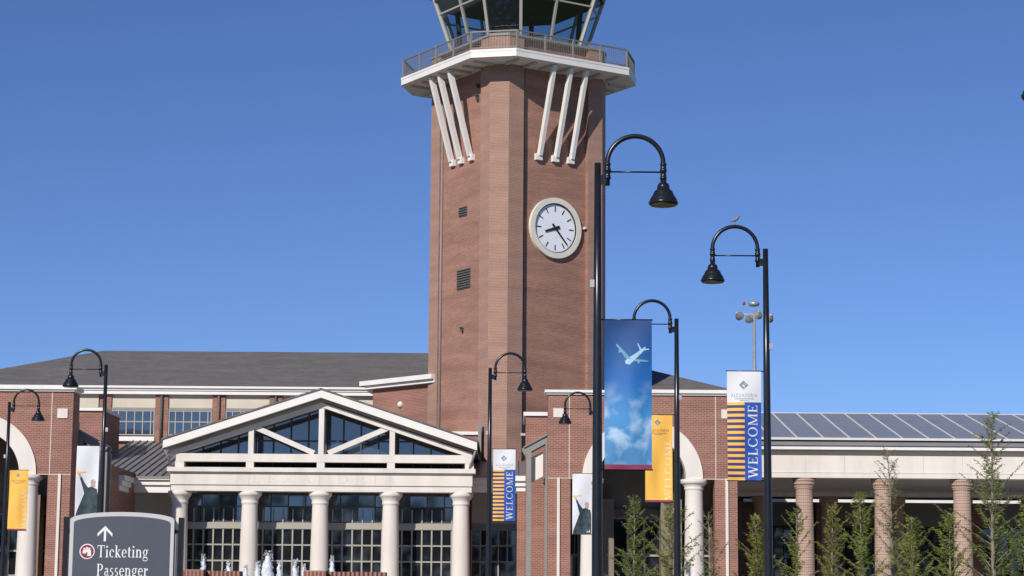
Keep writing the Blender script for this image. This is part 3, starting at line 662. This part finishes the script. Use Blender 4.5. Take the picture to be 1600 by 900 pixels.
# ------------------------------------------------------------------ stroke lettering
def V(x, y0, y1, w): return [(x-w/2, y0), (x+w/2, y0), (x+w/2, y1), (x-w/2, y1)]
def H(x0, x1, y, h): return [(x0, y), (x1, y), (x1, y+h), (x0, y+h)]
def S(x0, y0, x1, y1, w): return [(x0-w/2, y0), (x0+w/2, y0), (x1+w/2, y1), (x1-w/2, y1)]
def ARC(cx, cy, rx, ry, a0, a1, tx, ty, n=14):
    out = []
    for k in range(n):
        q = []
        for aa, o in ((a0+(a1-a0)*k/n, 1), (a0+(a1-a0)*(k+1)/n, 1), (a0+(a1-a0)*(k+1)/n, 0), (a0+(a1-a0)*k/n, 0)):
            q.append((cx+(rx-(0 if o else tx))*math.cos(rad(aa)), cy+(ry-(0 if o else ty))*math.sin(rad(aa))))
        out.append(q)
    return out
T_, t_, s_ = .15, .06, .055      # thick, thin, serif height
def sf(x, y, w=.3): return H(x-w/2, x+w/2, y, s_)
G = {
 'W': (1.22, [S(.36, 0, .12, 1, .15), S(.36, 0, .60, .95, .07), S(.84, 0, .60, 1, .15), S(.84, 0, 1.08, 1, .07), sf(.12, .945), sf(.60, .945, .26), sf(1.08, .945, .26)]),
 'E': (.78, [V(.2, 0, 1, T_), H(.05, .68, 0, .06), H(.05, .65, .94, .06), H(.2, .5, .48, .06), V(.655, 0, .24, .05), V(.63, .78, 1, .05), V(.5, .4, .62, .045)]),
 'L': (.72, [V(.2, 0, 1, T_), H(.05, .65, 0, .06), sf(.2, .945), V(.63, 0, .26, .05)]),
 'C': (.92, ARC(.5, .5, .44, .52, 45, 315, .15, .06) + [V(.8, .66, .98, .05), V(.8, .02, .3, .04)]),
 'O': (1.0, ARC(.5, .5, .45, .52, 0, 360, .15, .06, 24)),
 'M': (1.2, [V(.18, 0, 1, .07), S(.58, 0, .2, 1, .15), S(.58, 0, .96, 1, .07), V(1.0, 0, 1, .15), sf(.18, 0, .26), sf(1.0, 0), sf(.16, .945, .24), sf(1.02, .945, .24)]),
 'A': (.95, [S(.14, 0, .46, 1, .07), S(.78, 0, .46, 1, .15), H(.26, .66, .33, .06), sf(.14, 0, .24), sf(.79, 0)]),
 'X': (.95, [S(.8, 0, .15, 1, .15), S(.13, 0, .8, 1, .07), sf(.13, 0, .24), sf(.8, 0), sf(.15, .945), sf(.8, .945, .24)]),
 'N': (1.0, [V(.17, 0, 1, .07), S(.82, 0, .17, 1, .15), V(.82, 0, 1, .07), sf(.17, 0, .24), sf(.15, .945, .24), sf(.82, .945, .24)]),
 'D': (.98, [V(.2, 0, 1, T_), H(.05, .45, 0, .06), H(.05, .45, .94, .06)] + ARC(.42, .5, .5, .5, -90, 90, .15, .06)),
 'R': (.92, [V(.2, 0, 1, T_), sf(.2, 0), H(.05, .45, .94, .06), H(.2, .45, .47, .05), S(.78, 0, .42, .5, .15), sf(.82, 0, .2)] + ARC(.42, .735, .27, .265, -90, 90, .14, .06, 10)),
 'I': (.45, [V(.22, 0, 1, T_), sf(.22, 0), sf(.22, .945)]),
 'T': (.86, [V(.43, 0, 1, T_), sf(.43, 0), H(.04, .82, .94, .06), V(.065, .74, 1, .05), V(.795, .74, 1, .05)]),
 'P': (.80, [V(.2, 0, 1, T_), sf(.2, 0), H(.05, .45, .94, .06), H(.2, .45, .44, .05)] + ARC(.42, .72, .30, .28, -90, 90, .15, .06, 10)),
 'i': (.38, [V(.19, 0, .64, .14), sf(.19, 0, .32), H(.05, .2, .59, .05), H(.11, .27, .80, .15)]),
 'c': (.58, ARC(.32, .33, .28, .345, 50, 310, .14, .05, 10) + [H(.40, .54, .45, .12)]),
 'k': (.70, [V(.18, 0, 1, .14), sf(.18, 0), H(.03, .2, .95, .05), S(.22, .28, .5, .62, .07), S(.56, 0, .3, .36, .15), sf(.58, 0, .24), sf(.5, .6, .24)]),
 'e': (.60, ARC(.31, .33, .28, .345, 25, 320, .14, .05, 12) + [H(.12, .57, .34, .05), S(.555, .36, .50, .5, .08)]),
 't': (.44, [V(.2, .08, .85, .14), H(.04, .4, .59, .055)] + ARC(.30, .15, .17, .16, 180, 300, .13, .06, 6)),
 'n': (.74, [V(.18, 0, .66, .14), V(.55, 0, .45, .14), sf(.18, 0), sf(.55, 0), H(.04, .2, .6, .05)] + ARC(.38, .42, .24, .25, 0, 140, .14, .07, 8)),
 'g': (.66, ARC(.30, .42, .24, .25, 0, 360, .12, .05, 14) + ARC(.31, -.13, .28, .18, 0, 360, .07, .06, 14) + [H(.45, .64, .59, .06), S(.14, .03, .2, .2, .09), H(.14, .5, 0, .07)]),
 'a': (.60, [V(.42, .05, .48, .14), H(.42, .58, 0, .06)] + ARC(.30, .46, .19, .21, 10, 160, .13, .06, 8) + ARC(.26, .19, .21, .2, 0, 360, .12, .05, 12)),
 's': (.50, ARC(.25, .49, .19, .18, 40, 270, .11, .06, 8) + ARC(.25, .18, .20, .18, -140, 90, .11, .06, 8)),
 'r': (.52, [V(.18, 0, .66, .14), sf(.18, 0), H(.04, .2, .6, .05), H(.34, .48, .47, .16), S(.22, .42, .40, .6, .08)]),
}
LETTER = []
def text_polys(txt, cap, width=None, track=.06):
    out = []; x = 0
    for gi, ch in enumerate(txt):
        adv, polys = G[ch]
        for p in polys: out.append([(x+u, v_) for u, v_ in p]); LETTER.append(gi)
        x += adv + track
    k = (width/x) if width else cap
    idx = LETTER[-len(out):]; LETTER.clear(); LETTER.extend(idx)
    return [[(u*k, v_*cap) for u, v_ in p] for p in out], x*k
# ================================================================== BANNERS
SKYB = [LH-5.64, LH-2.98]; sky_print()
def banner(L, flip, kind, label, width=.77, height=2.46, top=2.82, ph=0.):
    s = -1 if flip else 1
    t = thing('banner', label, 'banner', (L.x, L.y, 0), group='lamp post banners'); t.scale = (LK, LK, LK)
    x0 = s*.13; x1 = s*(.13+width)
    xl_, xr__ = min(x0, x1), max(x0, x1); zt = LH-top; zb = zt-height
    amp = .038
    for zz in (zt+.012, zb-.004): MB().tube([(s*.03, .03, zz), (s*(.15+width), .03, zz)], .013, 8).build('rod', 'black_paint', t)
    def dis(x, z):
        u = (x-xl_)/width; v = (zt-z)/height
        return amp*math.sin(5*u+3*v+ph)*max(0., math.sin(math.pi*v))**.5 + .012*math.sin(11*u-4*v+2*ph)*v
    def cloth(xs, zs, matf, mats, name='cloth'):
        def refine(a, st):
            o = [a[0]]
            for q in a[1:]:
                n = max(1, round(abs(q-o[-1])/st)); b0 = o[-1]; o += [b0+(q-b0)*k/n for k in range(1, n+1)]
            return o
        X, Zs = refine(xs, .06), refine(zs, .1); m = MB()
        for sd2, yo in ((0, -.004), (1, .004)):
            i0 = m.pts([(x, dis(x, z)+yo, z) for z in Zs for x in X]); n = len(X)
            for r_ in range(len(Zs)-1):
                for c_ in range(n-1):
                    q = [i0+r_*n+c_, i0+r_*n+c_+1, i0+(r_+1)*n+c_+1, i0+(r_+1)*n+c_]
                    if Zs[1] < Zs[0]: q = q[::-1]
                    m.face(q if sd2 == 0 else q[::-1], matf((X[c_]+X[c_+1])/2, (Zs[r_]+Zs[r_+1])/2), True)
        return m.build(name, mats, t)
    def pr(polys, mat, name, off=.010):
        bm = bmesh.new()
        for k, p in enumerate(polys):
            ar = sum(p[q][0]*p[(q+1) % len(p)][1]-p[(q+1) % len(p)][0]*p[q][1] for q in range(len(p)))
            if ar < 0: p = p[::-1]
            bm.faces.new([bm.verts.new((x, -off-(k % 7)*.0003, z)) for x, z in p])
        bmesh.ops.triangulate(bm, faces=bm.faces[:])
        for _ in range(5):
            le = [e_ for e_ in bm.edges if e_.calc_length() > .09]
            if not le: break
            bmesh.ops.subdivide_edges(bm, edges=le, cuts=1); bmesh.ops.triangulate(bm, faces=bm.faces[:])
        for v_ in bm.verts: v_.co.y += dis(v_.co.x, v_.co.z)
        me = bpy.data.meshes.new(name); bm.to_mesh(me); bm.free(); me.materials.append(MATS[mat])
        o = bpy.data.objects.new(name, me); col.objects.link(o); o.parent = t; return o
    hem = .07
    xw = lambda u: xl_+u*width; zw = lambda v: zt-v*height
    def logo(uc, vc, sz_, mat1='print_steel', txt='ALEXANDRIA', tm='print_grey', tv=.0):
        cx, cz = xw(uc), zw(vc)
        def dm(pts): return [(cx+(p-q)*sz_*.7, cz+(p+q)*sz_*.7) for p, q in pts]
        pr([dm([(-.5, .1), (.5, .1), (.5, .5), (-.5, .5)]), dm([(-.5, -.5), (-.2, -.5), (-.2, .1), (-.5, .1)])], mat1, 'emblem')
        pr([dm([(-.1, -.5), (.5, -.5), (.5, -.25), (-.1, -.25)]), dm([(.0, -.12), (.5, -.12), (.5, .0), (.0, .0)])], 'print_bronze', 'emblem')
        tp, wd = text_polys(txt, .075, width*.78); x_ = xw(.5)-wd/2; z_ = zw(tv)
        pr([[(x_+u, z_+v_) for u, v_ in p] for p in tp], tm, 'emblem_name')['kind'] = 'stuff'
        pr([[(xw(.22), z_-.05), (xw(.78), z_-.05), (xw(.78), z_-.035), (xw(.22), z_-.035)], [(xw(.36), z_-.09), (xw(.64), z_-.09), (xw(.64), z_-.078), (xw(.36), z_-.078)]], tm, 'small_print')
    def welcome(uc0, uc1, v0, v1, mat):       # reads bottom to top
        cap = (uc1-uc0)*width; ln = (v1-v0)*height
        tp, wd = text_polys('WELCOME', cap, ln); xb_ = xw(uc1); zb_ = zw(v1)
        ids = list(LETTER)
        for gi in sorted(set(ids)): pr([[(xb_-v_, zb_+u) for u, v_ in p] for p, g_ in zip(tp, ids) if g_ == gi], mat, 'letter')
    if kind == 'stripe':
        vs0 = .285; nst = 27; zs = [zt, zw(vs0)] + [zw(vs0+(1-vs0)*k/nst) for k in range(1, nst+1)]
        us = .50
        def mf(x, z):
            v = (zt-z)/height; u = (x-xl_)/width
            if v < vs0: return 0
            if u > us: return 3
            return 1 if int((v-vs0)/(1-vs0)*nst) % 2 == 0 else 2
        cloth([xl_, xw(us), xr__], zs, mf, ['banner_white', 'banner_yellow', 'banner_navy', 'banner_blue'])
        logo(.48, .125, .15, tv=.235); welcome(.60, .88, .30, .98, 'banner_white')
    elif kind == 'yellow':
        cloth([xl_, xr__], [zt, zw(.975), zb], lambda x, z: 1 if z < zw(.975) else 0, ['banner_yellow', 'banner_maroon'])
        logo(.45, .085, .13, tv=.19, tm='print_bronze'); welcome(.72, .95, .27, .97, 'print_cream')
    elif kind == 'sky':
        cloth([xl_, xr__], [zt, zw(.968), zb], lambda x, z: 1 if z < zw(.968) else 0, ['sky_print', 'banner_maroon'])
        # jet airliner print
        U = lambda pts: [(xw(.6+(u-.6)*.85), zw(.22+(v-.22)*.85)) for u, v in pts]
        pr([U([(.42, .31), (.40, .285), (.48, .262), (.62, .235), (.80, .195), (.90, .172), (.92, .185), (.84, .215), (.66, .272), (.52, .315)]),
            U([(.82, .195), (.73, .148), (.70, .146), (.78, .205)]), U([(.86, .19), (1.0, .188), (1.0, .196), (.84, .205)])], 'print_plane', 'airliner_print')
        pr([U([(.55, .268), (.50, .25), (.21, .15), (.17, .148), (.19, .165), (.44, .27)]), U([(.66, .27), (.98, .282), (.99, .292), (.62, .29)]),
            U([(.24, .20), (.29, .195), (.30, .215), (.25, .22)]), U([(.37, .24), (.42, .235), (.43, .255), (.38, .26)]), U([(.71, .285), (.76, .285), (.76, .305), (.71, .305)])], 'print_wing', 'airliner_print', .012)
    elif kind == 'boy':
        cloth([xl_, xr__], [zt, zb], lambda x, z: 0, ['banner_white'])
        U = lambda pts: [(xw(u), zw(v)) for u, v in pts]
        pr([U([(.02, 1), (.06, .93), (.22, .80), (.38, .66), (.24, .50), (.18, .455), (.27, .435), (.36, .50), (.55, .58), (.70, .565), (.95, .60), (1, .68), (1, 1)])], 'print_dark', 'coat_print')
        pr([U([(.18, .45), (.10, .385), (.15, .37), (.27, .435)]), U([(.66, .56), (.68, .50), (.76, .485), (.86, .505), (.88, .56), (.8, .58)])], 'print_skin', 'skin_print', .011)
        pr([U([(.64, .515), (.68, .475), (.78, .46), (.88, .49), (.88, .515), (.76, .49)])], 'print_grey', 'hair_print', .013)
        pr([U([(.02, .372), (.45, .352), (.45, .37), (.02, .39)]), U([(.06, .345), (.12, .345), (.16, .40), (.10, .40)])], 'banner_yellow', 'toy_plane_print', .013)
        pr([U([(.76, .97), (.80, .93), (.83, .97)]), U([(.86, .965), (.92, .92), (.94, .97)])], 'banner_white', 'cuff_print', .013)
    return t
banner(L_main, False, 'sky', 'tall blue banner printed with airliner above clouds', .86, 2.72, 2.92, .3)
banner(L_2, True, 'stripe', 'striped navy and gold welcome banner under the lamp with bird', ph=1.2)
banner(L_3, True, 'yellow', 'yellow welcome banner hanging beside blue airplane banner', ph=2.5, top=2.76)
banner(L_4, False, 'stripe', 'striped navy and gold welcome banner between portico and tower foot', ph=.4)
banner(L_5, True, 'boy', 'white banner of child holding toy plane above grey direction sign', ph=3.3)
banner(L_6, False, 'yellow', 'yellow welcome banner hanging before white column and arch', ph=.9)
banner(L_7, True, 'boy', 'white banner of child holding toy plane near the blue airplane banner', ph=1.9)
# bird on the second lamp
bp = P(1148, 348, L_2.y); bz = (LH+.515+.045)*LK-.008
bd = MB(); bd.tube([(-.14, 0, .10), (-.08, 0, .12), (0, 0, .15), (.07, 0, .20), (.10, 0, .25), (.13, 0, .27), (.17, 0, .265)], [.012, .03, .052, .05, .034, .03, .006], 10)
bo = thing('bird', 'small grey bird perched on top of lamp arch', 'bird', (L_2.x-(.18+.515)*LK, L_2.y, bz))
bd.build('body', 'bird_grey', bo); bo.scale = (.62, .62, .62)
for s in (-1, 1): MB().tube([(.01, s*.02, 0), (.01, s*.02, .12)], .006, 6).build('leg', 'bird_grey', bo)
# engraved name on the frieze
tp, wd = text_polys('ALEXANDRIA', .34, qx(628)-qx(366), .5); m = MB(); zf = qz(755); x_ = qx(366)
for k, p in enumerate(tp):
    ar = sum(p[q][0]*p[(q+1) % len(p)][1]-p[(q+1) % len(p)][0]*p[q][1] for q in range(len(p)))
    if ar < 0: p = p[::-1]
    m.poly([(x_+u, -.063-(k % 5)*.0004, zf+v_) for u, v_ in p])
m.build('frieze_lettering', 'frieze_letter', port)['kind'] = 'stuff'
# ================================================================== DIRECTION SIGN
GYs = 33.0
sp = P(190, 900, GYs); sg = thing('direction_sign', 'slate grey direction sign with pale curved frame reading Ticketing Passenger', 'sign', (sp.x, GYs, 0))
k = GYs/F_PX*1.0
def sgx(px): return P(px, 860, GYs).x - sp.x
def sgz(py, px=190): return P(px, py, GYs).z
w2 = (sgx(271)-sgx(108))/2; xc = (sgx(271)+sgx(108))/2; zs_, za_ = sgz(812), sgz(800)
def arch_poly(hw_, z_b, zs2, za2, n=16): return [(xc-hw_, z_b), (xc+hw_, z_b)] + [(xc+hw_*math.cos(math.pi*q/n), zs2+(za2-zs2)*math.sin(math.pi*q/n)**1.0) if 0 < q < n else (xc+hw_*(1 if q == 0 else -1), zs2) for q in range(n+1)]
MB().slab(arch_poly(w2, .35, zs_, za_), 0, .16).build('frame', 'sign_frame', sg)
MB().slab(arch_poly(w2-.06, .41, zs_-.05, za_-.065), -.012, -.001).build('panel', 'sign_slate', sg)
for px in (101, 281): MB().box(sgx(px)-.04, sgx(px)+.04, .04, .14, 0, sgz(808)).build('post', 'black_paint', sg)
for px in (106, 275):
    for zz in (sgz(830), 1.0): MB().box(sgx(px)-.05, sgx(px)+.05, .07, .11, zz-.03, zz+.03).build('bracket', 'black_paint', sg)
def flat(polys, name, mat, y):
    m = MB()
    for kq, p in enumerate(polys):
        ar = sum(p[q][0]*p[(q+1) % len(p)][1]-p[(q+1) % len(p)][0]*p[q][1] for q in range(len(p)))
        if ar < 0: p = p[::-1]
        m.poly([(x, y-(kq % 5)*.0003, z) for x, z in p])
    return m.build(name, mat, sg)
for txt, pyb in (('Ticketing', 871), ('Passenger', 900)):
    tp, wd = text_polys(txt, .185, sgx(233)-sgx(152), .03); z0 = sgz(pyb); x0 = sgx(152)
    ids = list(LETTER)
    for gi in sorted(set(ids)): flat([[(x0+u, z0+v_) for u, v_ in p] for p, g_ in zip(tp, ids) if g_ == gi], 'letter', 'sign_white', -.016)
cx_, cz_ = sgx(163.5), sgz(822)
flat([V(cx_, sgz(846), sgz(824), .034), [(cx_, cz_), (cx_+.115, cz_-.115), (cx_+.115, cz_-.165), (cx_, cz_-.05)], [(cx_, cz_), (cx_-.115, cz_-.115), (cx_-.115, cz_-.165), (cx_, cz_-.05)]], 'arrow', 'sign_white', -.016)
ix, iz = sgx(136.5), sgz(862)
circ = lambda r: [(ix+r*math.cos(2*math.pi*q/28), iz+r*math.sin(2*math.pi*q/28)) for q in range(28)]
flat([circ(.118)], 'icon_ring', 'sign_white', -.0155); flat([circ(.103)], 'icon_disc', 'sign_maroon', -.018)
fig = []
for dx_, dz_, h_ in ((-.04, .02, .05), (.035, .02, .09), (0, .03, .04)):
    fig += [[(ix+dx_+.018*math.cos(q*math.pi/4), iz+dz_+.02+.018*math.sin(q*math.pi/4)) for q in range(8)], [(ix+dx_-.03, iz+dz_-h_), (ix+dx_+.03, iz+dz_-h_), (ix+dx_+.025, iz+dz_), (ix+dx_-.025, iz+dz_)]]
flat(fig, 'icon_figures', 'sign_white', -.020)
# ================================================================== FOUNTAIN
FY = 41.0
fn = thing('fountain', 'brick fountain basin with white frothing water jets', 'fountain', (0, FY, 0))
fx = lambda px: P(px, 895, FY).x
fz = lambda py: P(450, py, FY).z
zt = fz(892.5)
MB().box(fx(283), fx(602), .4, .7, 0, zt-.12).build('basin_wall', 'fountain_brick', fn)
MB().box(fx(283), fx(602), 5.2, 5.5, 0, zt-.12).build('basin_wall', 'fountain_brick', fn)
for p0, p1 in ((284, 318), (474, 509)): MB().box(fx(p0), fx(p1), 0, .75, 0, zt+.02).build('pier', 'fountain_brick', fn)
for p0, p1 in ((319, 372), (510, 602)):
    n = round((fx(p1)-fx(p0))/.085); bm_ = MB().box(-.036, .036, .33, .77, zt-.118, zt).mesh('cap_brick', 'fountain_brick')
    for q in range(n): share('cap_brick', bm_, fn, (fx(p0)+(q+.5)*(fx(p1)-fx(p0))/n, random.uniform(-.004, .004), random.uniform(-.004, .004)))
MB().box(fx(284), fx(601), .72, 5.18, 0, zt-.35).build('water', 'clerestory_glass', fn)
def jet(px, py, wpx):
    b = P(px, py, FY+2.4); h = b.z-(zt-.36); r0 = wpx*1.0/2/F_PX*(FY+2.4); m = MB(); n = 12
    prof_ = []; K = 10
    m.tube([(random.gauss(0, .01), random.gauss(0, .01), h*q/K) for q in range(K+1)], [r0*(1.05-.25*(q/K)-.75*(q/K)**5)*random.uniform(.88, 1.1) for q in range(K+1)], 10)
    for _ in range(150):
        zz = h*random.uniform(.25, 1.06); aa = random.uniform(0, 6.28); rr = r0*random.uniform(.6, 1.35)*(1.1-.5*zz/h); s = random.uniform(.004, .014)
        x, y = rr*math.cos(aa), rr*math.sin(aa); i = m.pts([(x-s, y, zz), (x, y-s, zz), (x+s, y, zz), (x, y+s, zz), (x, y, zz+s*1.6), (x, y, zz-s*1.6)])
        for q in ((0, 1, 4), (1, 2, 4), (2, 3, 4), (3, 0, 4), (1, 0, 5), (2, 1, 5), (3, 2, 5), (0, 3, 5)): m.face([i+k_ for k_ in q], 0, True)
    o = m.build('water_jet', 'water_froth', fn); o.location = (b.x, 2.4, zt-.36)
for a_ in ((318, 869, 9), (357, 877, 10), (384, 884, 9), (403, 880, 10), (419, 864, 19), (437, 879, 9), (462, 876, 10), (475, 884, 8), (519, 870, 9)): jet(*a_)
# ================================================================== LIGHT MAST
MY = 150.0
mp = P(1179, 575, MY); ms = thing('floodlight_mast', 'slim grey apron floodlight mast rising behind stripe banner', 'light mast', (mp.x, MY, 0))
mz = lambda py: P(1179, py, MY).z
MB().tube([(0, 0, 0), (0, 0, mz(486))], [.22, .11], 12).build('pole', 'galvanised', ms)
MB().lathe([(.1, 0), (.35, .05), (.42, .25), (.2, .38), (.05, .42)], (0, 0, mz(479)), 16).build('head', 'galvanised', ms)
MB().box(-1.1, 1.1, -.06, .06, mz(491)-.06, mz(491)+.06).build('crossarm', 'galvanised', ms)
for x, zq, an in ((-1.15, 492, -50), (-.40, 496, -25), (.30, 490, 10), (1.15, 495, 25)):
    m = MB(); m.M = Matrix.Translation((x, -.15, mz(zq))) @ Matrix.Rotation(rad(an), 4, 'Y') @ Matrix.Rotation(rad(50), 4, 'X')
    m.lathe([(.32, -.3), (.33, -.25), (.2, .05), (.12, .15), (.1, .3)], n=14); m.build('floodlight', 'galvanised', ms)
MB().lathe([(.02, -.15), (.1, -.1), (.1, .08), (.02, .15)], (-.72, 0, mz(474)), 10).build('obstruction_light', 'red_lens', ms)
MB().box(-.7, -.3, -.03, .03, mz(478), mz(477)).build('lamp_bracket', 'galvanised', ms)
# ================================================================== TREES
def cypress(px, py_top, Y, spread, label, lmat, seed, dens=1., lean=0., open_top=.0):
    rnd = random.Random(seed); top = P(px, py_top, Y); b = Vector((top.x, Y, 0)); Hh = top.z
    t = thing('cypress_tree', label, 'tree', b, group='young bald cypress trees')
    tr = MB(); r0 = .022+.0095*Hh
    axis = lambda z: Vector((lean*(1-z/Hh) + .03*math.sin(z*1.3+seed), .03*math.cos(z*1.1+seed), z))
    tr.tube([axis(Hh*q/12) for q in range(13)], [r0*(1-q/12)+.006 for q in range(13)], 8); tr.build('trunk', 'bark', t)
    br = MB(); lf = MB()
    nb = int((13+Hh*5.4)*dens)
    for k in range(nb):
        f = .14+.84*(k+rnd.random())/nb; z = Hh*f; o = axis(z); az_ = k*2.4+rnd.uniform(-.5, .5)
        ln = spread*1.4*(1.0-f)**.7*rnd.choice((.4, .65, .8, 1., 1.15, 1.5))*rnd.uniform(.85, 1.15)+.12; el = rad(rnd.uniform(28, 55)+12*f)
        dr = Vector((math.cos(az_)*math.cos(el), math.sin(az_)*math.cos(el), math.sin(el)))
        pts_ = [o + dr*ln*u + Vector((0, 0, -.10*ln*u*u)) for u in (0, .35, .7, 1)]
        br.tube(pts_, [.018*(1-f)+.007, .010, .006, .003], 5, cap=False)
        n = int(ln*58*dens*(1-open_top*f))+6
        for q in range(n):
            u = rnd.uniform(.12, 1.04); p = o + dr*ln*u + Vector((0, 0, -.10*ln*u*u))
            side = dr.cross(Vector((0, 0, 1))).normalized(); sg_ = rnd.choice((-1, 1))
            d2 = (side*sg_*rnd.uniform(.5, 1.) + dr*rnd.uniform(.1, .9) + Vector((0, 0, rnd.uniform(-.75, .3)))).normalized()
            l2 = rnd.uniform(.08, .21)*(1.15-.45*u); up_ = Vector((rnd.gauss(0, 1), rnd.gauss(0, 1), rnd.gauss(0, 1))); wv = d2.cross(up_).normalized()*rnd.uniform(.007, .014)
            a_ = p; c_ = p+d2*l2; m_ = p+d2*l2*.5
            lf.poly([a_, m_+wv, c_, m_-wv])
    lo_ = lf.build('crown', lmat, t); br.build('limbs', 'bark', t)
    return t
cypress(1547, 644, 62, 1.55, 'tallest young cypress with open airy top before the solar panels', 'leaf_green', 1, 1.35, .0, .3)
cypress(1386, 700, 64, 1.15, 'thin leaning cypress with sparse top against the white frieze', 'leaf_green', 2, 1.0, .22, .55)
cypress(1299, 788, 66, .75, 'olive cypress sapling between brick columns, beside one bright green sapling', 'leaf_olive', 3, 1.7)
cypress(1243, 800, 62, .95, 'bright green cypress sapling across the brick column nearest the arched pavilion', 'leaf_fresh', 4, 1.1)
cypress(1180, 808, 66, .75, 'olive cypress sapling beside the lamp with stripe banner', 'leaf_olive', 5, 1.8)
cypress(1345, 768, 61, .95, 'bushy green cypress sapling between two brick columns', 'leaf_fresh', 6, 1.5)
cypress(1425, 806, 60, .95, 'bright bushy cypress next to the thin leaning one', 'leaf_fresh', 7, 1.5)
cypress(1484, 800, 63, .95, 'small green cypress between the tallest one and a bright bushy one', 'leaf_fresh', 8, 1.4)
cypress(1600, 770, 62, 1.1, 'outermost green cypress beside the tallest one under the solar canopy', 'leaf_fresh', 9, 1.3)
cypress(990, 776, 64, .80, 'feathery green cypress sapling under the blue banner in the arch', 'leaf_green', 10, 1.6)
cypress(1047, 772, 62, 1.15, 'leafy green cypress beneath yellow banner by the lamp post', 'leaf_olive', 11, 1.6)
cypress(1108, 800, 66, .8, 'sparse green cypress in front of white arch column', 'leaf_green', 12, .8)
# woodland behind the viewpoint, mirrored in the windows
wd_ = MB(); rnd = random.Random(5)
for k in range(300):
    x = rnd.uniform(-150, 150); y = rnd.uniform(-75, -58); h = rnd.uniform(10, 14.5); 
    for q in range(70):
        a_ = rnd.uniform(0, 6.28); zz = rnd.uniform(.12, 1)**.7*h; rr = 2.6*(1-(zz/h)**2.5)*rnd.random()**.4+.3; s = rnd.uniform(.4, .9)
        p = Vector((x+rr*math.cos(a_), y+rr*math.sin(a_), zz)); d1 = Vector((rnd.gauss(0, 1), rnd.gauss(0, 1), rnd.gauss(0, 1))).normalized()*s; d2 = d1.cross(Vector((rnd.gauss(0, 1), rnd.gauss(0, 1), rnd.gauss(0, 1)))).normalized()*s
        wd_.poly([p-d1, p+d2*.6, p+d1, p-d2*.6])
tag(wd_.build('woodland', 'leaf_dark'), 'dense dark wood across the road behind the viewpoint', 'woodland', kind='stuff')
